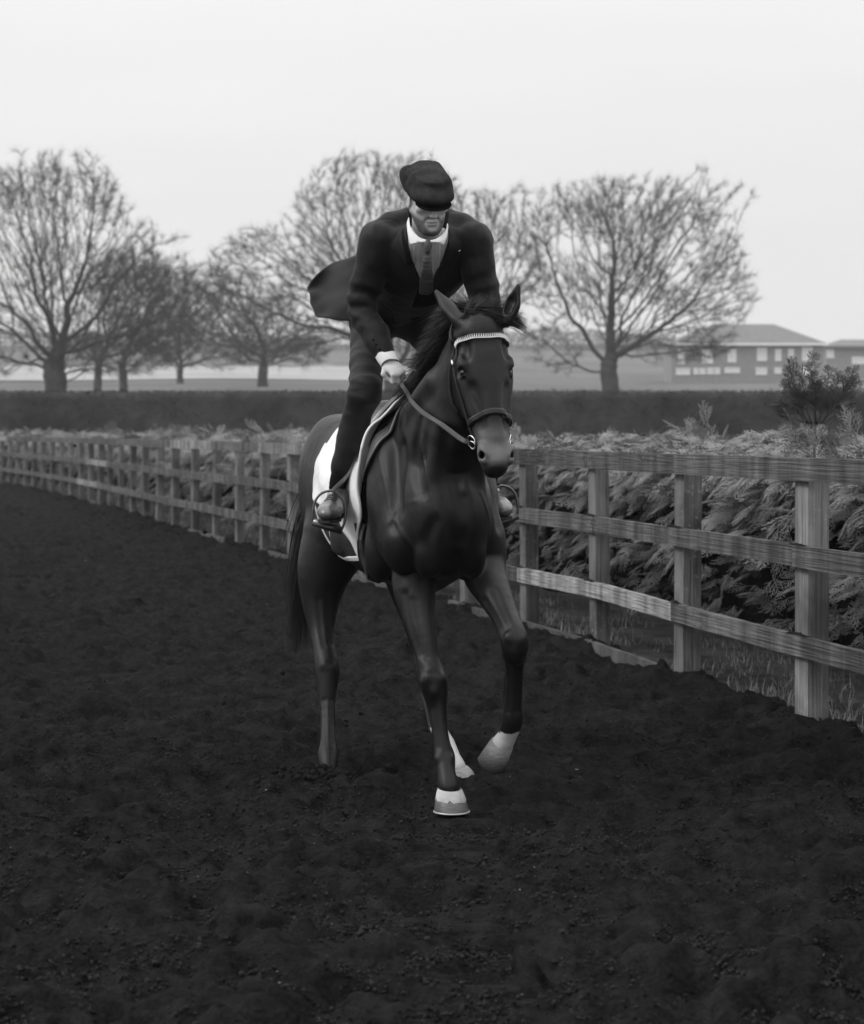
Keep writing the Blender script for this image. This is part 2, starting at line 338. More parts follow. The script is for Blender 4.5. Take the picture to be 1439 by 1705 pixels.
# ------------------------------------------------------------------ fence
def wood(name, v0, v1, along, spots=False):
    m = mat(name, v0, .8, .18, rand=.20); t = m.node_tree; N = t.nodes; L = t.links; b = N['Principled BSDF']
    tc = N.new('ShaderNodeTexCoord'); oi = N.new('ShaderNodeObjectInfo'); ad = N.new('ShaderNodeVectorMath'); ad.operation = 'ADD'; ml = N.new('ShaderNodeVectorMath'); ml.operation = 'SCALE'
    L.new(oi.outputs['Location'], ml.inputs[0]); ml.inputs['Scale'].default_value = 3.7; L.new(tc.outputs['Object'], ad.inputs[0]); L.new(ml.outputs[0], ad.inputs[1])
    def ns(scale, st, det=6, lo=.35, hi=.65, a=0, b_=1, dist=0):
        mp = N.new('ShaderNodeMapping'); mp.inputs['Scale'].default_value = st; L.new(ad.outputs[0], mp.inputs[0]); n = N.new('ShaderNodeTexNoise'); n.inputs['Scale'].default_value = scale; n.inputs['Detail'].default_value = det; n.inputs['Distortion'].default_value = dist
        L.new(mp.outputs[0], n.inputs[0]); r = N.new('ShaderNodeMapRange'); L.new(n.outputs[0], r.inputs[0]); r.inputs[1].default_value = lo; r.inputs[2].default_value = hi; r.inputs[3].default_value = a; r.inputs[4].default_value = b_; return r.outputs[0]
    sa = (.55, 26, 26) if along == 'x' else (26, 26, .55)
    grain = ns(3.0, sa, 9, .28, .72, 0, 1, .25); stain = ns(2.6, (2.6, 1.6, .30) if along == 'x' else (1.5, 1.5, 1.0), 6, .36, .66, .42, 1.2); fine = ns(14, sa, 4, .3, .7, .82, 1.1)
    mx = N.new('ShaderNodeMix'); mx.data_type = 'FLOAT'; L.new(grain, mx.inputs[0]); mx.inputs[2].default_value = v0; mx.inputs[3].default_value = v1
    def mul(a, c): q = N.new('ShaderNodeMath'); q.operation = 'MULTIPLY'; L.new(a, q.inputs[0]); (L.new(c, q.inputs[1]) if not np.isscalar(c) else setattr(q.inputs[1], 'default_value', c)); return q.outputs[0]
    o = mul(mul(mx.outputs[0], stain), fine); r2 = N.new('ShaderNodeMapRange'); L.new(oi.outputs['Random'], r2.inputs[0]); r2.inputs[3].default_value = .78; r2.inputs[4].default_value = 1.22; o = mul(o, r2.outputs[0])
    sp = ns(34, (1, 1, 1), 3, .60, .66, 0, .6); ad2 = N.new('ShaderNodeMath'); ad2.operation = 'ADD'; L.new(o, ad2.inputs[0]); L.new(mul(mul(sp, ns(1.3, (1, 1, 1), 2, .50, .62, 0, 1)), .16), ad2.inputs[1])
    L.new(ad2.outputs[0], b.inputs['Base Color']); bp = N.new('ShaderNodeBump'); bp.inputs['Strength'].default_value = .9; bp.inputs['Distance'].default_value = .006; L.new(grain, bp.inputs['Height']); L.new(bp.outputs[0], b.inputs['Normal'])
    return m
rail_m = wood('weathered_rail', .060, .125, 'x'); rail_pale = wood('pale_bare_rail', .15, .30, 'x'); post_m = wood('weathered_post', .10, .24, 'z')
soilcap_m = mat('soil_crumbs', .010, .95, .02, val2=.02, nscale=30, bump=.006, bscale=60)
fence = empty('fence', (0, 0, 0), 0, 'weathered three rail timber fence running along the track in front of the conifer hedge', 'fence')
PW, PD, RT = .16, .105, .040
post_s = [sat(*q) for q in ((1.90, 11.1), (1.50, 13.14), (1.12, 15.04), (.70, 16.6))]
s_ = post_s[0]-2.05; pre = [s_]; last = post_s[-1]; nxt = []
while last < FS[-1]-2: last += 1.82+random.uniform(-.06, .06); nxt.append(last)
PS = [pre[0]-2.0]+pre+post_s+nxt
H_RAIL = ((1.306, .120), (.862, .112), (.405, .108))      # centre height, board height
def postmesh(seed, w_, d_):
    rnd = random.Random(seed); nz = 26; V = []; F = []; ring = [(-.5, -.5), (-.18, -.5), (.15, -.5), (.5, -.5), (.5, -.15), (.5, .2), (.5, .5), (.1, .5), (-.5, .5), (-.5, .2), (-.5, -.15)]
    ring = [(a*.97 if abs(a) == .5 and abs(b_) == .5 else a, b_*.97 if abs(a) == .5 and abs(b_) == .5 else b_) for a, b_ in ring]; n = len(ring); dep = [rnd.uniform(0, .006) if 0 < k < 3 or 3 < k < 6 else 0 for k in range(n)]
    for j in range(nz+1):
        z = -.35+j/nz*(1.30+.35)
        for k, (a, b_) in enumerate(ring):
            q = mnoise.noise(Vector((a*3+seed, b_*3, z*2.2)))*.0035; c = dep[k]*(mnoise.noise(Vector((seed, k*2.1, z*1.6)))+.4)
            V.append((a*w_*(1+q*4)-math.copysign(c, a)*(abs(a) == .5), b_*d_*(1+q*4)-math.copysign(c, b_)*(abs(b_) == .5), z))
    for j in range(nz):
        for k in range(n): F.append((j*n+k, j*n+(k+1) % n, (j+1)*n+(k+1) % n, (j+1)*n+k))
    F += [tuple(range(n-1, -1, -1)), tuple(nz*n+k for k in range(n))]; return V, F
pms = []
for k in range(6): V, F = postmesh(k*7+3, PW, PD); o = mobj('post', V, F, post_m, fence, smooth=False); pms.append(o)
pr = 0
for k, s_ in enumerate(PS):
    p_ = fpt(s_); n_ = fnr(s_); d_ = fdir(s_)
    if k < 6: o = pms[k]
    else: o = pms[(k*5) % 6].copy(); COL.objects.link(o); o.parent = fence
    if k in (2, 3): o.scale = (1.18, 1.1, 1)
    c = p_+n_*(PD/2); o.location = (c[0], c[1], 0); o.rotation_euler = (random.uniform(-.012, .012), random.uniform(-.015, .015), math.atan2(d_[1], d_[0]))
def rail(s0, s1, z, h, m, sag=0):
    n = max(3, int((s1-s0)/.20)); mid = (s0+s1)/2; o2 = fpt(mid); d2 = fdir(mid); ang = math.atan2(d2[1], d2[0]); ca, sa = math.cos(-ang), math.sin(-ang); V = []; F = []; w0 = random.uniform(-10, 10)
    for i in range(n+1):
        s_ = s0+(s1-s0)*i/n; p_ = fpt(s_); n_ = fnr(s_); wob = .005*mnoise.noise(Vector((s_*.9, z*9, w0))); zz = z+.006*mnoise.noise(Vector((s_*.5, z*5, w0)))+sag*(i/n-.5)
        for a, b_ in ((-RT, -h/2), (-RT, -h/6), (-RT, h/6), (-RT, h/2), (-RT/2, h/2+.001), (0, h/2), (0, -h/2), (-RT/2, -h/2)):
            e = .0028*mnoise.noise(Vector((s_*4, a*60+b_*40, w0))); q = p_+n_*(a-.001+e+wob)-o2; V.append((q[0]*ca-q[1]*sa, q[0]*sa+q[1]*ca, zz-z+b_+e*.8))
    for i in range(n):
        for k in range(8): F.append((i*8+k, (i+1)*8+k, (i+1)*8+(k+1) % 8, i*8+(k+1) % 8))
    F += [tuple(range(7, -1, -1))[::-1], tuple(n*8+k for k in range(8))[::-1]]
    o = mobj('rail', V, F, m, fence, smooth=False); o.location = (o2[0], o2[1], z); o.rotation_euler = (0, 0, ang); return o
for ri, (z, h) in enumerate(H_RAIL):
    # joints sit on posts: top and bottom rails meet on the second post from the right in view
    i0 = 3 if ri != 1 else 2; idx = sorted(set([k for k in range(i0, len(PS), 2)]+[k for k in range(i0, -1, -2)]+[0])); 
    for a, b_ in zip(idx[:-1], idx[1:]):
        off = -.02 if ri == 0 else .035
        pale = (ri == 2 and a == 3) or (random.random() < .12 and a > 6)
        e0 = PS[a]+off+.003; e1 = PS[b_]+off-.003
        rail(e0, e1, z+(.004*random.uniform(-1, 1) if a > 5 else 0), h, rail_pale if pale else rail_m)
# soil crumbs lying on the lower rails at the posts
for k, s_ in enumerate(PS[:12]):
    for ri in (1, 2):
        if random.random() < .85 or k in (2, 3):
            z, h = H_RAIL[ri]; p_ = fpt(s_); d_ = fdir(s_); n_ = fnr(s_); V = []; F = []; n = 22; w_ = random.uniform(.09, .16); hh_ = random.uniform(.012, .026)
            for i in range(n+1):
                u = i/n*2-1
                for j in range(5):
                    v = j/4; e = hh_*(1-u*u)*(.5+1.0*abs(mnoise.noise(Vector((i*.9, j*1.7, k*3+ri)))))*math.sin(math.pi*min(1, v+.15)); q = p_+d_*u*w_+n_*(-RT+RT*v-.003*(1-v)); V.append((q[0], q[1], z+h/2+.0005+e*(1 if 0 < i < n else 0)))
            for i in range(n):
                for j in range(4): F.append((i*5+j, (i+1)*5+j, (i+1)*5+j+1, i*5+j+1))
            o = mobj('soil_heap', V, F, soilcap_m, fence)
# edging board at the foot of the fence
board_m = wood('buried_board', .05, .11, 'x')
edge = empty('edging_board', (0, 0, 0), 0, 'half buried timber edging boards along the foot of the fence', 'edging')
for a, b_ in ((post_s[1]+.15, post_s[1]+2.0), (post_s[1]+2.02, post_s[1]+5.5), (post_s[3]+2.5, post_s[3]+6.2), (post_s[3]+7.6, post_s[3]+10.5), (post_s[3]+13, post_s[3]+16), (post_s[3]+27, post_s[3]+30)):
    n = int((b_-a)/.12); V = []; F = []
    for i in range(n+1):
        s_ = a+(b_-a)*i/n; p_ = fpt(s_); n_ = fnr(s_); zt = .066+.008*mnoise.noise(Vector((s_*1.2, 3, 0)))+.004*mnoise.noise(Vector((s_*9, 1, 0)))
        for o_, z in ((-.085, -.06), (-.085, zt), (-.050, zt+.001), (-.050, -.06)): V.append((p_[0]+n_[0]*o_, p_[1]+n_[1]*o_, z))
    for i in range(n):
        for k in range(4): F.append((i*4+k, (i+1)*4+k, (i+1)*4+(k+1) % 4, i*4+(k+1) % 4))
    mobj('board', V, F, board_m, edge, smooth=False)
# ------------------------------------------------------------------ building on the rise
brick_m = mat('far_brickwork', .17, .9, .1, val2=.22, nscale=2); roof_m = mat('far_roof_tiles', .13, .85, .1, val2=.16, nscale=1.5); wht = mat('far_white_paint', .75, .7, .2); glas = mat('far_pale_pane', .55, .4, .4)  # window panes are one even pale grey
def building(name, px0, px1, Y, zb, zw, ridge, rpx0, rpx1, wins, label, deep=9, roofhip=True):
    x0 = (px0-CX)/FPX*Y; x1 = (px1-CX)/FPX*Y; b = empty(name, ((x0+x1)/2, Y, zb), 0, label, 'building'); far_ = name != 'brick_building'; w_ = x1-x0; h = zw-zb; hw = w_/2
    mb = MB(); mb.box((0, deep/2, h/2-.75), (w_, deep, h+1.5)); mb.build('wall', brick_m, b, False)
    r0 = (rpx0-CX)/FPX*Y-(x0+x1)/2; r1 = (rpx1-CX)/FPX*Y-(x0+x1)/2; rh = ridge-zb; ov = .5
    mb = MB(); mb.add([(-hw-ov, -ov, h), (hw+ov, -ov, h), (hw+ov, deep+ov, h), (-hw-ov, deep+ov, h), (r0, deep/2, rh), (r1, deep/2, rh)], [(0, 1, 5, 4), (1, 2, 5), (2, 3, 4, 5), (3, 0, 4), (0, 3, 2, 1)]); mb.build('roof', roof_m, b, False)
    mb = MB(); mb.box((0, -ov-.06, h-.12), (w_+2*ov+.1, .12, .26)); mb.build('gutter', roof_m if far_ else wht, b, False)
    for (a0, a1, py0, py1, mull) in wins:
        X0 = (a0-CX)/FPX*Y-(x0+x1)/2; X1 = (a1-CX)/FPX*Y-(x0+x1)/2; Z0 = EYE-(py1-HY)/FPX*Y-zb; Z1 = EYE-(py0-HY)/FPX*Y-zb
        mb = MB(); cw = X1-X0; ch = Z1-Z0; cx_ = (X0+X1)/2; cz = (Z0+Z1)/2; fw = .12
        for bx_ in (((cx_, -.05, Z0), (cw+2*fw, .14, fw)), ((cx_, -.05, Z1), (cw+2*fw, .14, fw)), ((X0, -.052, cz), (fw, .13, ch-fw)), ((X1, -.052, cz), (fw, .13, ch-fw))): mb.box(*bx_)
        for k in range(mull): mb.box((X0+cw*(k+1)/(mull+1), -.045, cz), (.07, .10, ch-fw))
        f = mb.build('window', wht, b, False); mb = MB(); mb.box((cx_, -.012, cz), (cw-.1, .02, ch-.1)); mb.build('pane', glas, f, False)
    return b
YB = 300.; zof = lambda py, Y=YB: EYE-(py-HY)/FPX*Y
wn = [(1131, 1139, 582, 605, 0), (1170, 1186, 583, 604, 1), (1213, 1225, 582, 602, 1), (1262, 1276, 580, 600, 1), (1292, 1300, 582, 600, 0), (1314, 1321, 582, 598, 0), (1337, 1352, 579, 600, 1)]
wn += [(1127, 1148, 614, 623, 2), (1156, 1162, 614, 622, 0), (1166, 1174, 614, 622, 0), (1179, 1187, 613, 622, 0), (1191, 1198, 613, 622, 0), (1208, 1231, 613, 620, 2), (1260, 1276, 613, 623, 1), (1291, 1300, 613, 621, 0), (1338, 1352, 612, 623, 1)]
building('brick_building', 1118, 1372, YB, 7.6, zof(572), zof(537), 1195, 1297, wn, 'long two storey brick building with hipped roof beyond the right hand oak')
building('farm_building', 1376, 1600, 330, 8.4, zof(576, 330), zof(563, 330), 1410, 1600, [(1378, 1388, 583, 595, 1), (1420, 1450, 595, 605, 2)], 'low long farm building at the right edge behind the brick building')
building('farm_barn', 372, 412, 330, 8.6, zof(618, 330), zof(612, 330), 380, 405, [], 'small pale barn in the far field left of the middle oak')
building('farm_barn', 470, 560, 335, 8.6, zof(613, 335), zof(604, 335), 480, 550, [(480, 500, 616, 626, 1)], 'long low barn in the far field behind the lowest limb of the middle oak')
# ================================================================== HORSE (local frame: s forward, t horse's left, z up)
HO = np.array([-.055, 9.23, 0.]); HF = np.array([.27, -.963, 0.]); HL = np.array([.963, .27, 0.])
HRZ = math.atan2(HF[1], HF[0])
def w2l(p): p = np.array(p, float)-HO; return np.array([p@HF, p@HL, p[2]])
def l2w(p): return HO+p[0]*HF+p[1]*HL+np.array([0, 0, p[2]])
def hl(px, py, Y): return w2l(P(px, py, Y))
Hd = Field((-1.42, -.46, .0), (1.12, .46, 2.16), .0060)
# trunk
Hd.loft([(.50, 0, 1.17, .10, .15), (.42, 0, 1.16, .185, .235), (.22, 0, 1.19, .235, .345), (0, 0, 1.205, .25, .375), (-.25, 0, 1.19, .285, .365),
         (-.5, 0, 1.20, .30, .35), (-.75, 0, 1.26, .285, .31), (-1.0, 0, 1.315, .255, .275), (-1.2, 0, 1.28, .20, .235), (-1.30, 0, 1.22, .12, .15)], k=.04)
Hd.loft([(.12, 0, 1.53, .05, .05), (-.02, 0, 1.575, .04, .045), (-.2, 0, 1.54, .05, .04)], k=.09)          # withers
for t in (-1, 1):
    Hd.ell((-1.03, t*.145, 1.24), (.27, .15, .33), k=.07)                     # croup and thigh mass
    Hd.ell((-.86, t*.19, 1.08), (.17, .095, .22), k=.06)                      # stifle side
    Hd.ell((.22, t*.185, 1.22), (.13, .09, .29), M=[(math.cos(.35), 0, math.sin(.35)), (0, 1, 0), (-math.sin(.35), 0, math.cos(.35))], k=.04)   # shoulder blade
    Hd.ell((.36, t*.165, 1.07), (.11, .085, .15), k=.04)                      # point of shoulder
    Hd.ell((.10, t*.20, 1.02), (.14, .07, .15), k=.03)                        # triceps
    Hd.ell((.468, t*.074, 1.015), (.085, .072, .112), M=[(1, 0, 0), (0, math.cos(t*.25), math.sin(t*.25)), (0, -math.sin(t*.25), math.cos(t*.25))], k=.010)  # pectorals
    Hd.cone((.46, t*.05, 1.26), (.50, t*.075, 1.03), .075, .06, k=.04)
    Hd.cone((-.30, t*.26, 1.28), (-.36, t*.262, 1.0), .035, .03, k=.05)
# neck
Hd.loft([(.10, 0, 1.33, .185, .27), (.28, .0, 1.42, .165, .265), (.44, .012, 1.555, .138, .215), (.535, .03, 1.71, .108, .150), (.625, .045, 1.83, .090, .118), (.70, .055, 1.895, .08, .088)], k=.06)
Hd.cone((.30, -.11, 1.56), (.50, -.075, 1.70), .05, .045, k=.05); Hd.cone((.30, .11, 1.56), (.50, .085, 1.70), .05, .045, k=.05)
for t in (-1, 1):
    Hd.cone((.57, .02+t*.060, 1.54), (.475, t*.085, 1.16), .040, .062, k=.022)   # muscle running into the breast
_c = [Hd.ray((.2, 0, z), (1, 0, 0), .6) for z in np.linspace(1.30, .93, 9)]          # cleft of the breast follows the surface
Hd.path([c_+[.004, 0, 0] for c_ in _c], .022, k=.036, sub=True)
for t in (-1, 1):
    _c = [Hd.ray((.1, 0, z), (math.cos(t*a), math.sin(t*a), 0), .6) for z, a in ((1.44, .62), (1.36, .60), (1.28, .60), (1.20, .62), (1.12, .60))]
    Hd.path(_c, .010, k=.055, sub=True)      # groove before the shoulder
    _c = [Hd.ray((-.1, 0, z), (math.cos(t*a), math.sin(t*a), 0), .6) for z, a in ((1.38, 1.10), (1.2, 1.0), (1.06, .98), (.95, 1.02))]; Hd.path(_c, .010, k=.06, sub=True)
# head frame
P0 = hl(806, 532, 8.54); M0 = hl(834, 790, 8.35); HA = (M0-P0); HLn = np.linalg.norm(HA); HA /= HLn
yw = R(15); Wl = np.array([math.cos(yw), math.sin(yw), 0]); Wl = np.array([Wl@HF, Wl@HL, 0]); Wl -= HA*(Wl@HA); Wl /= np.linalg.norm(Wl)
HN = np.cross(Wl, HA)
if HN[0] < 0: HN = -HN
def hd(a, w_, n): return P0+HA*a+Wl*w_+HN*n
def hrow(a, n, hw, hb): p = hd(a, 0, n); return (*p, hw, hb)
Hd.loft([hrow(-.01, -.075, .065, .055), hrow(.05, -.07, .088, .085), hrow(.12, -.075, .104, .096), hrow(.19, -.095, .110, .115), hrow(.28, -.105, .097, .118),
         hrow(.36, -.088, .081, .093), hrow(.44, -.07, .067, .070), hrow(.51, -.060, .057, .055), hrow(.555, -.058, .049, .047), hrow(.59, -.064, .034, .034)], side=Wl, k=.045)
HM = np.array([HA, Wl, HN])
for t in (-1, 1):
    Hd.ell(hd(.235, t*.062, -.165), (.115, .030, .085), M=HM, k=.02)            # jaw plate
    Hd.ell(hd(.172, t*.096, -.030), (.040, .020, .020), M=HM, k=.016)            # brow
    Hd.ell(hd(.12, t*.085, -.012), (.035, .016, .014), M=HM, k=.03, sub=True)    # hollow above the eye
    Hd.cone(hd(.225, t*.104, -.062), hd(.38, t*.074, -.055), .014, .009, k=.016)  # cheek ridge
    Hd.ell(hd(.204, t*.108, -.040), (.027, .013, .017), M=HM, k=.012, sub=True) # eye socket
    Hd.ell(hd(.185, t*.1005, -.040), (.0095, .015, .028), M=HM, k=.007); Hd.ell(hd(.225, t*.100, -.044), (.005, .010, .022), M=HM, k=.007)   # lids
    Hd.cone(hd(.28, t*.080, -.014), hd(.44, t*.056, -.008), .012, .014, k=.035, sub=True)
    Hd.ell(hd(.545, t*.054, -.034), (.044, .021, .030), M=HM, k=.016)            # nostril flare
    Hd.ell(hd(.10, t*.115, -.075), (.03, .012, .03), M=HM, k=.03, sub=True)
Hd.cone(hd(.15, 0, -.012), hd(.48, 0, -.016), .034, .026, k=.02)               # nasal bone
Hd.ell(hd(.592, 0, -.060), (.028, .032, .031), M=HM, k=.025)                       # upper lip
Hd.ell(hd(.592, 0, -.108), (.030, .032, .028), M=HM, k=.012)                      # chin
for t in (-1, 1):
    Hd.cone(hd(.528, t*.085, -.026), hd(.560, t*.071, -.008), .011, .014, k=.006, sub=True); Hd.cone(hd(.560, t*.071, -.008), hd(.580, t*.050, -.006), .014, .009, k=.006, sub=True); Hd.cone(hd(.556, t*.070, -.010), hd(.556, t*.048, -.040), .012, .009, k=.006, sub=True)
    Hd.cone(hd(.598, t*.052, -.085), hd(.55, t*.062, -.088), .005, .004, k=.008, sub=True)   # mouth corner
# ears: outline cup
def ear(base, tip, wdir, fdir, hw=.027):
    base = np.array(base); tip = np.array(tip); ax = tip-base; L = np.linalg.norm(ax); wdir = np.array(wdir)-ax*((np.array(wdir)@ax)/L**2); wdir /= np.linalg.norm(wdir)
    f = np.cross(ax/L, wdir); f = f if f@fdir > 0 else -f
    rows = [(*(base+ax*u), hw*m, .017*n) for u, m, n in ((-.12, .75, 1.4), (.12, .92, 1.2), (.38, 1.02, 1.05), (.58, .80, .8), (.80, .40, .5), (.93, .13, .3), (1., .02, .1))]
    Hd.loft(rows, side=wdir, k=.014)
    for u0, u1, r0, r1 in ((.22, .50, .017, .019), (.5, .86, .019, .006)):
        o = f*.018; Hd.cone(base+ax*u0+o, base+ax*u1+o, r0, r1, k=.006, sub=True)
ear(hl(845, 530, 8.56), hl(864, 474, 8.56), w2l(HO+np.array([1, -.35, .0])), w2l(HO+np.array([.25, -1, 0])), .030)
ear(hl(764, 535, 8.56), hl(725, 484, 8.66), w2l(HO+np.array([.55, .55, .4])), w2l(HO+np.array([-.85, .75, 0])), .029)
# legs: rows of pixel x, pixel y, depth, radius
def leg(rows, k=.03, res=3): Hd.chain([(*hl(a, b, c), r) for a, b, c, r in rows], k=k, res=res)
leg([(700, 900, 8.98, .105), (690, 965, 8.92, .090), (695, 1015, 8.86, .070), (705, 1060, 8.80, .053), (713, 1100, 8.76, .044), (721, 1130, 8.73, .050), (725, 1152, 8.71, .046),
     (728, 1172, 8.70, .035), (731, 1205, 8.68, .031), (736, 1240, 8.655, .032), (740, 1262, 8.645, .040), (744, 1290, 8.60, .033), (749, 1312, 8.575, .042)], k=.05)
Hd.chain([(*hl(722, 1175, 8.76), .017), (*hl(730, 1215, 8.73), .016), (*hl(737, 1255, 8.70), .022)], k=.012)
Hd.ell(hl(722, 1135, 8.695), (.035, .048, .045), k=.02)
leg([(800, 905, 8.98, .105), (806, 950, 8.90, .088), (820, 985, 8.80, .070), (838, 1020, 8.70, .054), (850, 1046, 8.62, .050), (857, 1068, 8.585, .052), (857, 1088, 8.60, .044),
     (857, 1110, 8.63, .034), (856, 1150, 8.66, .031), (853, 1180, 8.68, .033), (852, 1203, 8.70, .041), (843, 1228, 8.73, .036), (835, 1240, 8.75, .043)], k=.05)
Hd.cone(hl(846, 1120, 8.70), hl(844, 1195, 8.75), .015, .019, k=.014)
leg([(560, 900, 10.0, .16), (540, 950, 9.98, .125), (534, 1000, 9.95, .085), (536, 1045, 9.9, .058), (540, 1080, 9.83, .047), (545, 1112, 9.78, .052), (545, 1140, 9.75, .043),
     (545, 1165, 9.72, .033), (546, 1205, 9.66, .029), (547, 1240, 9.60, .032), (547, 1258, 9.57, .041), (547, 1278, 9.52, .034)], k=.06)
Hd.cone(hl(541, 1085, 9.92), hl(540, 1108, 9.92), .022, .03, k=.025)
Hd.chain([(*hl(540, 1130, 9.86), .024), (*hl(541, 1180, 9.77), .017), (*hl(544, 1240, 9.66), .022)], k=.015)
leg([(680, 900, 10.05, .16), (683, 950, 9.98, .125), (690, 1000, 9.95, .09), (698, 1045, 9.98, .062), (704, 1080, 9.98, .048), (709, 1110, 9.95, .052), (714, 1138, 9.90, .043),
     (720, 1165, 9.84, .033), (728, 1200, 9.75, .030), (737, 1228, 9.67, .034), (743, 1243, 9.64, .040), (755, 1265, 9.57, .033), (762, 1278, 9.54, .038)], k=.06)
Hd.cone(hl(697, 1090, 10.06), hl(699, 1112, 10.05), .022, .028, k=.025)
Hd.cone(hl(704, 1140, 10.0), hl(722, 1215, 9.80), .02, .02, k=.015)
Hd.cone((-1.22, 0, 1.42), (-1.40, -.03, 1.25), .045, .03, k=.05)           # dock
# surface anatomy: veins, tendon grooves, forearm muscle heads, wrinkles
def onb(px, py, Y0, out=0.):                   # first body surface point seen at a pixel, from depth Y0 back
    for Y in np.arange(Y0, Y0+1.6, .004):
        q = hl(px, py, Y)
        if Hd.at(q[None])[0] < 0: return q+Hd.grad(q[None])[0]*out
    return None
def cord(pix, Y0, r=.0045, k=.012, sub=False, out=.0):
    q = [onb(a, b, Y0, out) for a, b in pix]; q = [a for a in q if a is not None]
    if len(q) > 1: Hd.path(crom(q, 4) if len(q) > 2 else q, r, k=k, sub=sub)
for pix in (((632, 760), (640, 800), (652, 850), (672, 890), (690, 915)), ((650, 870), (664, 845), (690, 835)), ((700, 690), (702, 740), (712, 800), (728, 850)), ((800, 820), (812, 850), (815, 890))): cord(pix, 8.3, .0035, .014, False, -.002)
for pix in (((670, 690), (662, 740), (660, 800), (668, 850)), ((742, 720), (738, 780), (745, 850), (752, 900)), ((700, 700), (694, 760), (702, 820)), ((772, 830), (778, 870), (772, 900)), ((722, 870), (712, 900), (716, 935))): cord(pix, 8.3, .009, .040, True, .009)
for pix in (((690, 1000), (700, 1050), (710, 1095)), ((676, 990), (684, 1040), (700, 1090)), ((822, 985), (838, 1020), (846, 1045)), ((806, 1000), (826, 1032), (838, 1052)), ((530, 1000), (534, 1040), (540, 1075)), ((548, 980), (546, 1030), (550, 1070))): cord(pix, 8.2 if pix[0][0] > 600 else 9.4, .006, .026, True, .007)
for pix in (((722, 1180), (727, 1215), (730, 1245)), ((848, 1110), (848, 1150), (846, 1185)), ((541, 1165), (542, 1205), (543, 1238)), ((553, 1165), (553, 1205), (553, 1238)), ((864, 1112), (865, 1150), (861, 1185))): cord(pix, 8.2 if pix[0][0] > 600 else 9.4, .005, .018, True, .005)
for pix in (((775, 640), (782, 665), (796, 690)), ((790, 655), (800, 680), (806, 712)), ((850, 650), (846, 680), (842, 705)), ((800, 735), (806, 750), (812, 758))): cord(pix, 8.0, .0022, .008)
for px_, py_, Y_, rr in ((712, 1128, 8.5, .012), (735, 1130, 8.5, .012), (722, 1152, 8.5, .013), (846, 1062, 8.3, .012), (868, 1066, 8.3, .012), (857, 1088, 8.3, .012), (540, 1108, 9.4, .014), (553, 1112, 9.4, .013), (728, 1263, 8.4, .010), (752, 1263, 8.4, .010)):
    q = onb(px_, py_, Y_)
    if q is not None: Hd.ell(q-Hd.grad(q[None])[0]*.006, (rr, rr, rr*1.4), k=.02)
HV, HFc = Hd.mesh(smooth=1)
# keep a low amplitude skin relief
nrm = Hd.grad(HV); rel = vnoise(HV*[1, 1, .6], 8, 3, 3)*.0048+vnoise(HV, 26, 5, 2)*.0010; HV = HV+nrm*rel[:, None]
# coat markings: white pasterns, pale muzzle, worn paler forehead; shade painted inside the nostrils
def near(q, a, b, r):
    a = np.array(a); b = np.array(b); ab = b-a; t = np.clip(((q-a)@ab)/(ab@ab), 0, 1); return np.linalg.norm(q-a-t[:, None]*ab, axis=1) < r
wh = np.zeros(len(HV)); jit = vnoise(HV, 40, 2, 2)*.012
z_ = HV[:, 2]+jit
m_ = near(HV, hl(744, 1300, 8.6), hl(750, 1330, 8.57), .09) & (z_ < w2l(P(745, 1318, 8.58))[2]); wh[m_] = 1
m_ = near(HV, hl(735, 1215, 9.7), hl(765, 1290, 9.52), .10) & (z_ < w2l(P(740, 1216, 9.7))[2]); wh[m_] = 1
m_ = near(HV, hl(846, 1222, 8.72), hl(828, 1260, 8.75), .075) & (z_ < w2l(P(845, 1218, 8.72))[2]); wh[m_] = 1
m_ = near(HV, hl(546, 1262, 9.55), hl(545, 1295, 9.5), .08) & (z_ < .07); wh[m_] = 0
hr = HV-P0; aa = hr@HA; ww = hr@Wl; nn = hr@HN
isH = (np.abs(ww) < .14) & (aa > -.05) & (HV[:, 0] > .55) & (nn > -.3) & (nn < .1)
mz = np.where(isH & (aa < .70), np.clip((aa-.42)/.12, 0, 1), 0)*np.clip((nn+.09)/.05, 0, 1)*np.clip(1-np.abs(ww)*4, .4, 1)
mz *= np.clip((.605-aa)/.03, 0, 1)
nos_shade = np.zeros(len(HV), bool)
for t in (-1, 1): nos_shade |= near(HV, hd(.550, t*.072, -.014), hd(.556, t*.046, -.042), .0150)  # nostril hollows coloured near-black: their shade is put into the coat colour
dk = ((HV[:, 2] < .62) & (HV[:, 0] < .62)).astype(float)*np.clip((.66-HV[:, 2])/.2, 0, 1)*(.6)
coat = mat('horse_coat', .0042, .42, .22, val2=.0095, nscale=3.0, bump=.0016, bscale=230, bstretch=(1, 1, .18), lo=.3, hi=.75)
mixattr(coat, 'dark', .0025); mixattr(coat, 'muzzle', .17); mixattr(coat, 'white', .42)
horse = empty('horse', HO, HRZ, 'dark bay horse cantering towards the viewer with braid-free wind-blown mane and white pasterns', 'horse')
horse['label'] = 'dark thoroughbred horse cantering on the black track, white pasterns, one foreleg lifted'
# local frame uses t = left; rotation about z maps (s,t) exactly
body = mobj('body', HV, HFc, coat, horse, attrs={'white': wh, 'muzzle': mz*.8*(~nos_shade), 'dark': np.maximum(dk, nos_shade*1.)})
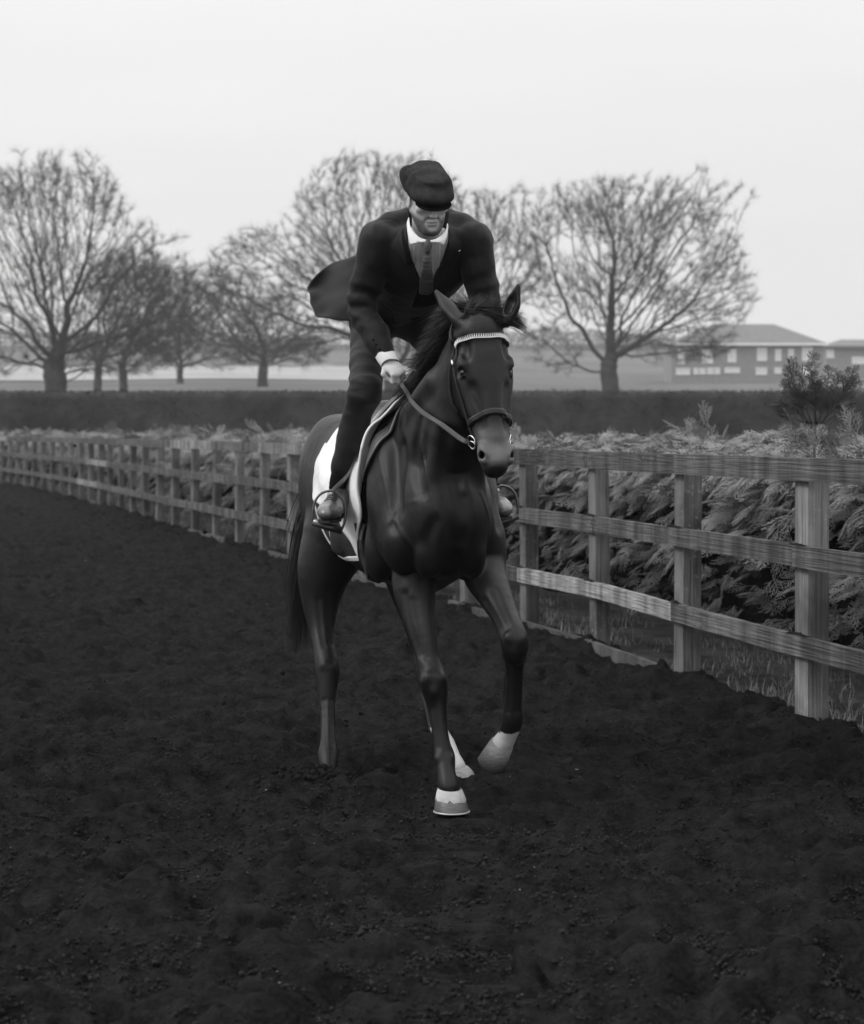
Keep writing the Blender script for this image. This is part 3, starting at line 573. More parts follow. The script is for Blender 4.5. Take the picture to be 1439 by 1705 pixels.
# eyes
eyem = mat('horse_eye', .004, .06, .6)
lidm = mat('eyelid_skin', .008, .5, .3)
def ball(name, c, r, m, parent, M=None, seg=20):
    V = []; F = []; n = seg
    for i in range(n//2+1):
        for j in range(n):
            a = math.pi*i/(n//2); b = 2*math.pi*j/n; v = np.array([math.sin(a)*math.cos(b), math.sin(a)*math.sin(b), math.cos(a)])*np.array(r)
            if M is not None: v = np.array(M).T@v
            V.append(np.array(c)+v)
    for i in range(n//2):
        for j in range(n): F.append((i*n+j, (i+1)*n+j, (i+1)*n+(j+1) % n, i*n+(j+1) % n))
    return mobj(name, V, F, m, parent)
for t in (-1, 1):
    c = hd(.205, t*.0860, -.050); e = ball('eye', c, (.0205, .0205, .0205), eyem, horse)
# hooves
def hoof(rows, name='hoof', m=None):   # rows: centre px,py,Y,halfwidth,halflength ; rings
    mb = MB(); n = 20; V = []
    for (px, py, Y, hw, hlz, tilt) in rows:
        c = hl(px, py, Y)
        for k in range(n):
            a = 2*math.pi*k/n; x = math.cos(a); y = math.sin(a)
            V.append(c+np.array([x*hlz*(1.05 if x > 0 else .85), y*hw, tilt*x*hlz]))
    F = [(i*n+k, i*n+(k+1) % n, (i+1)*n+(k+1) % n, (i+1)*n+k) for i in range(len(rows)-1) for k in range(n)]+[tuple(range(n-1, -1, -1)), tuple((len(rows)-1)*n+k for k in range(n))]
    mb.add(V, F); o = mb.build(name, m, horse); bevel(o, .003, 2, 50); return o
hoofm = mat('hoof_horn', .05, .45, .4, val2=.10, nscale=30, stretch=(1, 1, 8), bump=.0006, bscale=120, bstretch=(1, 1, 6))
hoofw = mat('pale_hoof_horn', .10, .5, .4, val2=.20, nscale=30, stretch=(1, 1, 8), bump=.0006, bscale=120, bstretch=(1, 1, 6))
plate = mat('racing_plate', .40, .4, .5, metal=.6)
hoof([(749, 1313, 8.575, .047, .047, -.15), (750, 1330, 8.565, .060, .062, -.08), (752, 1350, 8.55, .070, .073, 0)], m=hoofm)
hoof([(763, 1276, 9.53, .045, .045, -.15), (767, 1284, 9.515, .055, .058, -.08), (768, 1292, 9.50, .062, .066, 0)], m=hoofw)
hoof([(546, 1280, 9.52, .043, .045, -.2), (546, 1290, 9.50, .052, .056, -.1), (546, 1304, 9.49, .058, .066, 0)], m=hoofm)
def hoofaxis(a, b, fwd, r0, r1, m):
    a = np.array(a); b = np.array(b); ax = b-a; L = np.linalg.norm(ax); ax /= L; f = np.array(fwd, float); f -= ax*(f@ax); f /= np.linalg.norm(f); s_ = np.cross(ax, f); n = 20; V = []
    for u, r in ((0, r0), (.5, (r0+r1)/2), (1, r1), (1.02, r1*.8), (.9, r1*.7)):
        for k in range(n): an = 2*math.pi*k/n; V.append(a+ax*L*u+r*(math.cos(an)*f*(1.06 if math.cos(an) > 0 else .85)+math.sin(an)*s_))
    mb = MB(); mb.add(V, [(i*n+k, i*n+(k+1) % n, (i+1)*n+(k+1) % n, (i+1)*n+k) for i in range(4) for k in range(n)]+[tuple(range(n-1, -1, -1)), tuple(4*n+k for k in range(n))])
    return mb.build('hoof', m, horse)
hoofaxis(hl(836, 1238, 8.75), hl(818, 1272, 8.79), (1, 0, -.2), .049, .061, hoofw)
# pale coronet bands growing down over the horn of the front hoof
V = []; n = 24
for (px, py, Y, hw, hlz, tilt) in ((749, 1312, 8.574, .0475, .0475, -.15), (749.5, 1320, 8.570, .0545, .055, -.12), (750.5, 1331, 8.5645, .0618, .0638, -.08), (750.5, 1333, 8.5645, .0605, .0625, -.08)):
    c = hl(px, py, Y)
    for k in range(n): a = 2*math.pi*k/n; x = math.cos(a); y = math.sin(a); V.append(c+np.array([x*hlz*(1.05 if x > 0 else .85), y*hw, tilt*x*hlz+.004*math.sin(5*a)*(len(V) > 2*n)]))
mobj('coronet', V, [(i*n+k, i*n+(k+1) % n, (i+1)*n+(k+1) % n, (i+1)*n+k) for i in range(3) for k in range(n)], mat('white_coronet', .34, .7, .2, val2=.48, nscale=20), horse)
# shoe rims
def rim(c, hw, hlg, parent=horse):
    mb = MB(); pts = [np.array(c)+np.array([math.cos(a)*hlg*(1.05 if math.cos(a) > 0 else .85), math.sin(a)*hw, 0]) for a in np.linspace(-2.4, 2.4, 19)]
    mb.tube(pts, .004, 5); return mb.build('horseshoe', plate, parent)
rim(hl(752, 1351, 8.55), .070, .073)

# ---- hair: ribbons grown along curves
def hair(name, strands, m, parent, wid=.0016):
    V = []; F = []; b = 0
    strands = [np.array(s_) for s_ in strands]
    for s_ in strands:
        n = len(s_); T = np.gradient(s_, axis=0); side = np.cross(T, RNG.normal(size=3)); side /= (np.linalg.norm(side, axis=1, keepdims=True)+1e-9)
        wd = wid*RNG.uniform(.6, 1.3)*np.linspace(1, .25, n)[:, None]
        V.append(np.stack([s_-side*wd, s_+side*wd], 1).reshape(-1, 3)); i = np.arange(n-1)*2+b
        F.append(np.stack([i, i+1, i+3, i+2], 1)); b += 2*n
    return mobj(name, np.vstack(V), np.vstack(F), m, parent)
hairm = mat('horse_hair', .007, .5, .22, val2=.020, nscale=40)
def strand(root, d0, grav, length, n=9, curl=.012, wind=(0, 0, 0)):
    p = np.array(root, float); d = np.array(d0, float)+RNG.normal(size=3)*.045; d /= np.linalg.norm(d); out = [p.copy()]; st = length/(n-1); wv = RNG.normal(size=3)*curl/.03
    for i in range(n-1):
        d = d+np.array([0, 0, -grav])*st*7+np.array(wind)*st*6+wv*st*math.sin(i*1.3)*.6; d /= np.linalg.norm(d); p = p+d*st; out.append(p.copy())
    return out
st = []
# mane: roots on the crest, blown back and over to the horse's right (viewer's left)
crest = crom([(.66, .048, 1.965), (.58, .04, 1.93), (.48, .02, 1.86), (.38, .01, 1.78), (.28, .0, 1.70), (.16, 0, 1.62)], 30)
def crestpt(u):
    q = crest[int(u*(len(crest)-1))]; c = np.array([q[0]+.12, q[1], q[2]-.14]); d = np.array([-.64, 0, .77])
    r = Hd.ray(c, d, .5); return q if r is None else r
CR = [crestpt(u) for u in np.linspace(0, 1, 80)]
# clumps: each clump shares a direction
for i in range(260):
    u = RNG.uniform(0, 1); q = CR[int(u*79)]+np.array([0, RNG.normal()*.008, -.004])
    lng = RNG.uniform(.10, .19)*(1 if u > .15 else .75)
    side = RNG.normal(-.50, .30); d = np.array([RNG.normal(-.35, .15), side, RNG.uniform(.35, .8)]); g = RNG.uniform(.9, 1.7)
    wnd = np.array([-.22, -.12, .0])
    for j in range(44):
        st.append(strand(q+RNG.normal(size=3)*.006, d+RNG.normal(size=3)*.035, g, lng*RNG.uniform(.6, 1.1), 9, wind=wnd))
hair('mane', st, hairm, horse, .0012)
st = []
for i in range(64):   # forelock, lifted to the viewer's right and up
    q = hd(RNG.uniform(-.045, .02), RNG.uniform(-.05, .05), RNG.uniform(-.06, .0)); q = Hd.proj(q)[0]
    big = RNG.uniform() < .18
    d = np.array([.02, .95, .16])+RNG.normal(size=3)*.12 if not big else np.array([-.30, RNG.normal(.45, .25), .60])
    for j in range(60): st.append(strand(q+RNG.normal(size=3)*.006, d+RNG.normal(size=3)*.04, 1.1 if not big else 1.0, RNG.uniform(.07, .14), 9, wind=(.05, .25, .0)))
hair('forelock', st, hairm, horse, .0009)
st = []
for i in range(60):   # tail behind the right hind leg
    q = np.array([-1.36, -.02, 1.27])+RNG.normal(size=3)*.015; d = np.array([-.35, RNG.normal(-.55, .28), -.2]); ln = RNG.uniform(.65, .92)
    for j in range(42): st.append(strand(q+RNG.normal(size=3)*.01, d+RNG.normal(size=3)*.10, 1.0, ln*RNG.uniform(.7, 1.05), 11, wind=(-.03, -.10, 0)))
hair('tail', st, hairm, horse, .0022)
# ================================================================== TACK (draped on the horse's own surface)
leather = mat('bridle_leather', .010, .40, .3, bump=.0004, bscale=300)
leather2 = mat('saddle_leather', .018, .42, .35, val2=.028, nscale=14, bump=.0005, bscale=220)
steel = mat('bit_steel', .55, .22, .5, metal=1)
whitecloth = mat('white_cotton', .60, .85, .1, val2=.72, nscale=7, bump=.004, bscale=22)
darkcloth = mat('dark_wool_cloth', .030, .9, .05, val2=.045, nscale=30, bump=.0006, bscale=500)
whitetrim = mat('white_binding', .66, .8, .1)
def drape(s, phi, off=0.):              # phi: angle from the top of the back, + = horse's left
    d = np.array([0, math.sin(phi), math.cos(phi)]); q = Hd.ray((s, 0, 1.2), d, .62)
    return q+d*off
def phi_z(s, z, side):                  # the angle at which the flank reaches height z
    lo, hi = .25, 2.4
    for _ in range(14):
        m = (lo+hi)/2
        if drape(s, side*m)[2] > z: lo = m
        else: hi = m
    return side*(lo+hi)/2
def sheet(name, fr, m, parent, nu, nv, th=.004):    # fr(u,v)->point
    V = [fr(i/(nu-1), j/(nv-1)) for j in range(nv) for i in range(nu)]
    F = [(j*nu+i, j*nu+i+1, (j+1)*nu+i+1, (j+1)*nu+i) for j in range(nv-1) for i in range(nu-1)]
    o = mobj(name, V, F, m, parent); s_ = o.modifiers.new('thick', 'SOLIDIFY'); s_.thickness = th; s_.offset = 0; return o
def strap(name, pts, m, parent, wid=.016, th=.004, nrm=None, edge=None):
    pts = np.array(pts, float); T = np.gradient(pts, axis=0); T /= np.linalg.norm(T, axis=1, keepdims=True)+1e-9
    N_ = Hd.grad(pts) if nrm is None else np.tile(np.array(nrm, float), (len(pts), 1)) if np.ndim(nrm) == 1 else nrm
    Bn = np.cross(T, N_); Bn /= np.linalg.norm(Bn, axis=1, keepdims=True)+1e-9; N_ = np.cross(Bn, T)
    V = []; prof = ((-.5, -.3), (.5, -.3), (.5, .2), (.3, .5), (-.3, .5), (-.5, .2))
    for i in range(len(pts)):
        for a, b in prof: V.append(pts[i]+Bn[i]*a*wid+N_[i]*b*th)
    n = 6; F = [(i*n+k, i*n+(k+1) % n, (i+1)*n+(k+1) % n, (i+1)*n+k) for i in range(len(pts)-1) for k in range(n)]+[tuple(range(n-1, -1, -1)), tuple((len(pts)-1)*n+k for k in range(n))]
    return mobj(name, V, F, m, parent, smooth=False)
def frange(a, b, n): return np.linspace(a, b, n)
# --- saddle cloth
cloth = empty('saddle_cloth', HO, HRZ, 'dark saddle cloth with white binding under a white cotton cloth on the horse', 'saddle cloth')
rear = lambda z: np.interp(z, [.88, .93, 1.0, 1.15, 1.4, 1.62], [-.50, -.58, -.64, -.67, -.71, -.73])
front = lambda z: np.interp(z, [.88, .93, 1.15, 1.4, 1.62], [-.09, -.07, -.06, -.06, -.05])
for side in (-1, 1):
    zb = .915
    ph = {}
    def grid(v, u, off, sf, sr, zbot, side=side):
        z_t = 1.57; z = z_t+(zbot-z_t)*v
        s = sf(z)+(sr(z)-sf(z))*u
        p = phi_z(s, min(z, 1.50), side) if z < 1.50 else side*(phi_z(s, 1.50, side)*side)*np.clip((z_t+.02-z)/(z_t+.02-1.50), 0, 1)
        return drape(s, p, off)
    def base(u, v, side=side):
        zb_ = .905+.035*abs(u-.45)**1.5; return grid(v, u, .008+.003*math.sin(u*9+v*3), front, rear, zb_)
    nu, nv = 26, 34
    o = sheet('panel', base, darkcloth, cloth, nu, nv)
    # binding and stripe
    edge = [base(0, v) for v in frange(.2, 1, 24)]+[base(u, 1) for u in frange(.05, .95, 18)]+[base(1, v) for v in frange(1, .2, 24)]
    edge = Hd.proj(edge, .013); strap('binding', edge, whitetrim, cloth, .024, .007)
    strap('stripe', Hd.proj([base(.62-.10*(1-v)*2, v) for v in frange(.70, .955, 12)], .013), whitetrim, cloth, .016, .004)
    z_u = lambda v: 1.57+(1.0-1.57)*v
    def upper(u, v, side=side):
        zb_ = np.interp(u, [0, .12, .2, .35, .6, 1], [.925, .95, 1.03, 1.10, 1.15, 1.20])
        wav = .006*math.sin(v*14+u*6)+.004*math.sin(u*30+v*5)*v
        fr = lambda z: front(z)+np.interp(z, [.93, 1.15, 1.4, 1.54, 1.62], [.03, .11, .185, .15, .06])+.010*math.sin(z*17)
        return grid(v, u*.96, .020+wav*.9+.014*math.exp(-(u/.07)**2)+.018*math.exp(-(u/.30)**2)*np.clip((z_u(v)-1.15)/.2, 0, 1), fr, rear, zb_)
    o = sheet('white_cloth', upper, whitecloth, cloth, 40, 44, .005)
    edge = [upper(0.0, v)+np.array([.006, 0, 0]) for v in frange(0, 1, 40)]
    mb = MB(); mb.tube(edge, .006, 7); mb.build('rolled_edge', whitecloth, cloth)
# --- saddle
saddle = empty('saddle', HO, HRZ, 'dark leather racing saddle with girth and stirrups on the back of the horse', 'saddle')
def seat(u, v):
    s = -.15-.36*u; ph_ = (v-.5)*2*1.0; rise = .028+.022*math.exp(-(u/.13)**2)+.045*math.exp(-((1-u)/.16)**2)
    return drape(s, ph_*.75, .012+rise*math.cos(ph_*1.35)**2)
sheet('seat', seat, leather2, saddle, 20, 22, .012)
o = [seat(0, v)+np.array([.004, 0, .004]) for v in frange(.15, .85, 16)]; mb = MB(); mb.tube(o, .008, 6); mb.build('pommel_trim', whitetrim, saddle)
for side in (-1, 1):
    ed = [(.03, 1.60), (.145, 1.56), (.20, 1.50), (.215, 1.43), (.20, 1.37), (.155, 1.32), (.08, 1.29)]; ed = crom(ed, 6)
    def flap(u, v, side=side, ed=ed):
        e = ed[int(v*(len(ed)-1))]; s = e[0]+(.04-e[0])*u; z = e[1]
        p = phi_z(s, min(z, 1.50), side)*(1 if z < 1.5 else (1.64-z)/.14); return drape(s, p, .011)
    sheet('flap', flap, leather2, saddle, 8, 28, .006)
    e2 = Hd.proj([flap(0, v) for v in frange(0, 1, 30)], .015); mb = MB(); mb.tube(e2, .0055, 6); mb.build('piping', mat('flap_piping', .09, .4, .4), saddle)
    for k, ds in enumerate((-.016, .016)):
        pp = [drape(-.015+ds+.05*(1.12-z)*1.2, phi_z(-.015, z, side), .022) for z in frange(1.12, .87, 16)]
        strap('girth_strap', pp, leather, saddle, .024, .006)
gp = [drape(.03, a, .012) for a in frange(1.9, 2*math.pi-1.9, 26)]; strap('girth', gp, leather2, saddle, .085, .012)
def stirrup(side, top, ctr, yawd):
    top = np.array(top); c = np.array(ctr); ca, sa = math.cos(yawd), math.sin(yawd); ux = np.array([sa, ca, 0]); q = lambda a, b: c+ux*a+np.array([0, 0, b])
    roll = .30*side
    q = lambda a, b: c+ux*(a*math.cos(roll)-b*math.sin(roll)*.5)+np.array([0, 0, b*math.cos(roll)+a*math.sin(roll)])
    pts = [q(-.062, -.060), q(-.070, -.02), q(-.066, .03), q(-.046, .066), q(-.012, .088), q(.012, .088), q(.046, .066), q(.066, .03), q(.070, -.02), q(.062, -.060)]
    mb = MB(); mb.tube(crom(pts, 4), .0055, 7); fr = mb.build('stirrup', steel_dark, saddle)
    mb = MB(); b0, b1 = q(-.064, -.063), q(.064, -.063); mb.tube([b0, (b0+b1)/2+np.array([0, 0, -.003]), b1], .016, 8, flat=.45, upv=(1, 0, 0)); mb.build('tread', steel_dark, fr)
    strap('stirrup_leather', crom([top, (hl(582, 786, 9.08) if side < 0 else top*.6+q(0, .09)*.4), q(0, .092)], 8), leather, saddle, .020, .004, nrm=(.6, side*.8, 0))
steel_dark = mat('stirrup_metal', .10, .3, .5, metal=.8)
RF = hl(549, 852, 9.06); LF = hl(837, 843, 9.17)
stirrup(-1, drape(-.14, phi_z(-.14, 1.45, -1), .03), RF, .15)
stirrup(1, drape(-.14, phi_z(-.14, 1.45, 1), .03), LF, -.1)
# --- bridle
bridle = empty('bridle', HO, HRZ, 'dark leather bridle with white toothed browband, steel bit rings and reins', 'bridle')
def hp(a, w_, n, off=.004): return Hd.proj([hd(a, w_, n)], off)[0]
def hpath(ctrl, off=.004, sub=8): return Hd.proj(crom([hd(*c) for c in ctrl], sub), off)
bbp = hpath([(.088, -.118, -.07), (.075, -.10, -.025), (.072, -.055, .01), (.075, 0, .02), (.072, .055, .01), (.075, .10, -.025), (.088, .118, -.07)], .006, 10)
bb = strap('browband', bbp, leather, bridle, .018, .005)
T = np.gradient(bbp, axis=0); L_ = np.cumsum(np.linalg.norm(T, axis=1)); mb = MB()
for i, x in enumerate(np.arange(.012, L_[-1]-.008, .0088)):
    q = np.array([np.interp(x, L_, bbp[:, k]) for k in range(3)]); g = Hd.grad(q[None])[0]; t_ = np.array([np.interp(x, L_, T[:, k]) for k in range(3)]); t_ /= np.linalg.norm(t_); up = np.cross(g, t_); up = up*(1 if up@HA < 0 else -1)
    o_ = g*.0035; mb.add([q+o_-t_*.0036-up*.007, q+o_+t_*.0036-up*.007, q+o_+up*.009, q+g*.008-up*.002], [(0, 1, 3), (1, 2, 3), (2, 0, 3)])
tag(mb.build('white_teeth', whitetrim, bb, smooth=False), kind='stuff')
strap('white_edge', Hd.proj(bbp+HA*.0085, .0095), whitetrim, bb, .006, .003)
strap('headpiece', hpath([(.088, -.118, -.07), (.02, -.09, -.09), (-.03, -.05, -.08), (-.045, 0, -.07), (-.03, .05, -.08), (.02, .09, -.09), (.088, .118, -.07)], .006), leather, bridle, .022, .005)
NB = [(.41, -.075, -.075), (.395, -.055, -.02), (.388, 0, .0), (.395, .055, -.02), (.41, .075, -.075)]
strap('noseband', hpath(NB, .009, 10), leather, bridle, .024, .009)
strap('noseband_strap', hpath([(.41, -.075, -.075), (.43, -.06, -.14), (.435, 0, -.18), (.43, .06, -.14), (.41, .075, -.075)], .005, 10), leather, bridle, .018, .005)
def ring(name, c, r, nx, parent, rt=.0032, m=None):
    c = np.array(c); nx = np.array(nx, float); nx /= np.linalg.norm(nx); a = np.cross(nx, (0, 0, 1)); a /= np.linalg.norm(a); b = np.cross(nx, a)
    mb = MB(); mb.tube([c+r*(math.cos(t)*a+math.sin(t)*b) for t in np.linspace(0, 2*math.pi, 25)], rt, 7, cap=False); return mb.build(name, m or steel, parent)
for sd_ in (-1, 1):
    strap('cheek_strap', hpath([(.085, sd_*.118, -.068), (.20, sd_*.122, -.085), (.30, sd_*.10, -.085), (.40, sd_*.078, -.085), (.462, sd_*.068, -.085)], .005), leather, bridle, .015, .005)
    strap('throat_strap', hpath([(.085, sd_*.118, -.08), (.17, sd_*.11, -.15), (.26, sd_*.08, -.22), (.30, sd_*.03, -.26)], .007), leather, bridle, .011, .004)
    mb = MB(); q = hp(.155, sd_*.12, -.08, .009); mb.tube([q-HA*.014, q+HA*.014], .006, 6); mb.build('buckle', steel, bridle)
    c = hp(.478, sd_*.068, -.085, .012); nn_ = Hd.grad(c[None])[0]+np.array([.5, 0, 0]); ring('bit_ring', c, .026, nn_, bridle, .0034)
    ring('bit_ring', c+HA*.014+HN*.004, .016, nn_+np.array([0, .3, 0]), bridle, .0028)
mb = MB(); mb.tube([hp(.478, -.062, -.085), hd(.475, 0, -.10), hp(.478, .062, -.085)], .006, 6); mb.build('mouthpiece', steel, bridle)
bR = hp(.478, -.068, -.085, .014); bL = hp(.478, .068, -.085, .014)
rp = crom([hl(668, 640, 9.0), hl(685, 662, 8.93), hl(706, 686, 8.82), hl(735, 706, 8.62), bR+np.array([-.02, -.035, .012]), bR+np.array([0, -.01, 0])], 8)
def clear(pts, o):                      # lift a hanging strap off the coat, towards the front
    out = []
    for p_ in pts:
        p_ = np.array(p_)
        while Hd.at(p_[None])[0] < o: p_ = p_+np.array([.008, -.003 if p_[1] < 0 else .003, 0])
        out.append(p_)
    out = np.array(out)
    for _ in range(6): out[1:-1] = (out[:-2]+out[1:-1]*2+out[2:])/4
    return out
rp = clear(rp, .014)
strap('rein', rp, leather2, bridle, .019, .005, nrm=(.55, -.75, .35))
rp2 = crom([w2l(np.array([.10, 9.03, 1.76])), w2l(np.array([.19, 8.95, 1.66])), bL+np.array([-.18, .07, .02]), bL], 8)
strap('rein', clear(rp2, .014), leather2, bridle, .019, .005, nrm=(.55, .75, .35))
rp3 = crom([hl(668, 642, 9.0), hl(650, 640, 9.2), hl(650, 660, 9.3), hl(690, 640, 9.3), w2l(np.array([.10, 9.03, 1.76]))], 8)
# ================================================================== RIDER (world frame)
person = empty('person', (0, 0, 0), 0, 'rider in flat cap, dark suit, white shirt and tie, crouching forward over the horse', 'person')
def W(px, py, Y, *r): return (*P(px, py, Y), *r)
skin = mat('skin', .42, .5, .25, val2=.50, nscale=12, bump=.0004, bscale=300); mixattr(skin, 'beard', .05); mixattr(skin, 'lip', .17)
suit = mat('suit_wool', .0040, .60, .16, val2=.0075, nscale=9, bump=.0010, bscale=500, sheen=.05)
trou = mat('trouser_cloth', .0055, .60, .16, val2=.0095, nscale=9, bump=.0010, bscale=500, sheen=.05)
vest = mat('waistcoat_wool', .003, .9, .08, bump=.0005, bscale=700)
shirtm = mat('shirt_cotton', .50, .8, .15, bump=.0015, bscale=40)
# --- head frame
HC = P(713, 334, 9.0); tl = R(27); yh = R(14)
hF = np.array([math.sin(yh)*math.cos(tl), -math.cos(yh)*math.cos(tl), -math.sin(tl)]); hX = np.array([math.cos(yh), math.sin(yh), .045]); hX /= np.linalg.norm(hX); hF -= hX*(hX@hF); hF /= np.linalg.norm(hF); hU = np.cross(hX, -hF); hU = hU if hU[2] > 0 else -hU
HMt = np.array([hX, hF, hU])
def fp(x, f, u): return HC+hX*x+hF*f+hU*u
B = Field((-.62, 8.70, 1.02), (.42, 10.0, 2.70), .0058)
Bh = Field((-.16, 8.74, 2.14), (.14, 9.26, 2.70), .0026)
def head(Fd):
    Fd.ell(fp(0, -.012, .035), (.078, .100, .092), HMt, k=.02)
    Fd.ell(fp(0, .035, -.045), (.062, .060, .070), HMt, k=.035)          # cheeks
    Fd.ell(fp(0, .050, -.088), (.042, .046, .031), HMt, k=.03)          # jaw
    Fd.ell(fp(0, .088, -.104), (.022, .016, .017), HMt, k=.018)          # chin
    for t in (-1, 1):
        Fd.cone(fp(t*.058, .0, -.04), fp(t*.022, .076, -.098), .015, .013, k=.035)  # jaw line
        Fd.ell(fp(t*.048, .066, -.012), (.020, .016, .014), HMt, k=.02)      # cheekbone
        Fd.ell(fp(t*.030, .099, .018), (.016, .010, .009), HMt, k=.012, sub=True)  # eye socket
        Fd.ell(fp(t*.030, .082, .016), (.013, .011, .009), HMt, k=.004)         # lid
        Fd.ell(fp(t*.030, .086, .036), (.024, .010, .007), HMt, k=.012)        # brow
        Fd.ell(fp(t*.009, .103, -.030), (.0075, .010, .007), HMt, k=.006)     # nostril wing
        Fd.ell(fp(t*.080, -.004, -.004), (.010, .018, .031), HMt, k=.006); Fd.ell(fp(t*.090, .004, .0), (.005, .010, .018), HMt, k=.006, sub=True)   # ear
    Fd.cone(fp(0, .092, .026), fp(0, .114, -.020), .0075, .0095, k=.014); Fd.ell(fp(0, .114, -.025), (.0100, .012, .009), HMt, k=.008)
    Fd.ell(fp(0, .094, -.0555), (.023, .011, .0062), HMt, k=.006); Fd.ell(fp(0, .0945, -.068), (.020, .0115, .0075), HMt, k=.006)   # lips
    Fd.cone(fp(-.024, .104, -.0617), fp(.024, .104, -.0617), .0026, .0026, k=.004, sub=True)
    Fd.ell(fp(0, .103, -.083), (.018, .008, .006), HMt, k=.010, sub=True)
    Fd.cone(fp(0, -.03, -.04), np.array([-.028, 9.13, 2.30]), .055, .060, k=.03)  # neck
# joints
SHR = P(630, 402, 9.16); SHL = P(790, 402, 9.16); ELR = P(603, 512, 9.20); ELL = P(806, 512, 9.16)
WRR = P(646, 600, 9.06); WRL = np.array([.135, 9.06, 1.82])
PEL = np.array([-.155, 9.64, 2.07]); CHE = np.array([-.04, 9.27, 2.21]); NEK = np.array([-.028, 9.14, 2.29])
HIR = np.array([-.265, 9.66, 2.0]); KNR = P(607, 655, 9.18); ANR = P(563, 806, 9.25); HIL = np.array([-.06, 9.66, 2.0]); KNL = P(800, 680, 9.2); ANL = P(814, 800, 9.32)
SD = np.array([.985, .17, 0])
head(B)
B.loft([(*PEL, .13, .10), (*((PEL+CHE)/2), .13, .09), (*CHE, .15, .10), (*NEK, .12, .07)], side=SD, k=.04)
def hand(Fd, wr, ax, back, side, closed=1.0):
    ax = np.array(ax, float); ax /= np.linalg.norm(ax); back = np.array(back, float); back -= ax*(ax@back); back /= np.linalg.norm(back); ac = np.cross(ax, back)*side   # ac: towards the thumb
    wr = np.array(wr); M = np.array([ax, ac, back])
    Fd.cone(wr-ax*.03, wr+ax*.01, .025, .024, k=.012)
    Fd.ell(wr+ax*.048, (.050, .040, .0165), M, k=.012)
    for i, (o, L) in enumerate(((.029, .92), (.010, 1.0), (-.010, .95), (-.028, .78))):
        kn = wr+ax*(.088-.006*abs(i-1))+ac*o-back*.002; p1 = kn+(ax*.55-back*.80)*.036*L; p2 = p1+(-ax*.75-back*.45)*.024*L; p3 = p2+(-ax*.6+back*.75)*.016*L
        Fd.cone(wr+ax*.05+ac*o*.8, kn, .0095, .0105, k=.010); Fd.cone(kn, p1, .0100, .0090, k=.003); Fd.cone(p1, p2, .0090, .0082, k=.003); Fd.cone(p2, p3, .0082, .0068, k=.003)
    t0 = wr+ax*.022+ac*.026-back*.006; t1 = t0+(ax*.6+ac*.55-back*.4)*.040; t2 = t1+(ax*.7-ac*.35-back*.5)*.030; t3 = t2+(ax*.45-ac*.7-back*.3)*.022
    Fd.cone(t0, t1, .0145, .0115, k=.010); Fd.cone(t1, t2, .0110, .0100, k=.004); Fd.cone(t2, t3, .0098, .0075, k=.004)
axR = P(677, 637, 8.99)-WRR
def arms(Fd):
    Fd.chain([(*SHR, .055), (*ELR, .042), (*(WRR-(WRR-ELR)*.05), .027)], k=.02); Fd.chain([(*SHL, .055), (*ELL, .042), (*(WRL-(WRL-ELL)*.05), .027)], k=.02)
arms(B)
for a, b, c in ((HIR, KNR, ANR), (HIL, KNL, ANL)):
    B.cone(PEL, a, .1, .085, k=.04); B.cone(a, b, .062, .044, k=.03); B.cone(b, c, .040, .030, k=.02); B.cone(c, c+np.array([0, -.02, -.065]), .028, .018, k=.015); B.cone(c+np.array([0, -.02, -.065]), c+np.array([.012*(1 if b is KNL else -1), -.12, -.105]), .018, .014, k=.01)
hand(B, WRR, axR, (.35, -.75, .45), 1); hand(B, WRL, (-.55, -.45, -.70), (.3, -.6, .5), -1)
# fine head patch: the body's own field is refined by building head/neck and the right hand at higher resolution and cutting them at collar and cuff
head(Bh); Bh.loft([(*CHE, .12, .08), (*NEK, .10, .06)], side=SD, k=.03)
V1, F1 = Bh.mesh(2)
B.slab(fp(0, 0, -.165), hU)     # coarse body keeps everything below the throat
V0, F0 = B.mesh(1)
# weld: both surfaces overlap inside the collar, so the mesh is one object; keep the fine head above the collar line
keep1 = ((V1-fp(0, 0, -.19))@hU) > 0; F1 = F1[keep1[F1].all(1)]
V = np.vstack([V0, V1]); F = np.vstack([F0, F1+len(V0)])
r = V-HC; x, f, u = r@hX, r@hF, r@hU
jt = vnoise(V, 130, 4, 2)
jaw = np.clip((-.036-u+(np.abs(x))*.55+.004*jt)/.030, 0, 1)*np.clip((f+.005)/.02, 0, 1)
must = np.exp(-((u+.044)/.0075)**2)*(np.abs(x) < .034)*(f > .05); gap = np.exp(-((u+.078)/.012)**2-((x)/.017)**2)*.55; chk = np.clip(1-((u+.050)/.026)**2, 0, 1)*np.clip((np.abs(x)-.024)/.010, 0, 1)*np.clip((.058-np.abs(x))/.015, 0, 1)
lip = np.exp(-((u+.062)/.011)**4)*(np.abs(x) < .024)*(f > .088)
dm = np.sqrt((x/.030)**2+((u+.066)/.026)**2); ring_ = np.exp(-((dm-1.2)/.26)**2)*np.clip((f-.035)/.02, 0, 1)
jawl = np.clip((-.058-u+np.abs(x)*.40)/.022, 0, 1)*np.clip((f+.005)/.02, 0, 1)*np.clip((dm-1.0)/.3, 0, 1)
beard = np.maximum(ring_*.80, jawl*.92)*(u > -.2)*(1+.12*jt); beard = np.where(u < -.135, 0, beard); brow = np.exp(-((u-.038)/.0055)**2)*(np.abs(np.abs(x)-.03) < .024)*(f > .06)
bodyp = mobj('body', V, F, skin, person, attrs={'beard': np.clip(beard+brow*.9, 0, 1), 'lip': lip*.55})
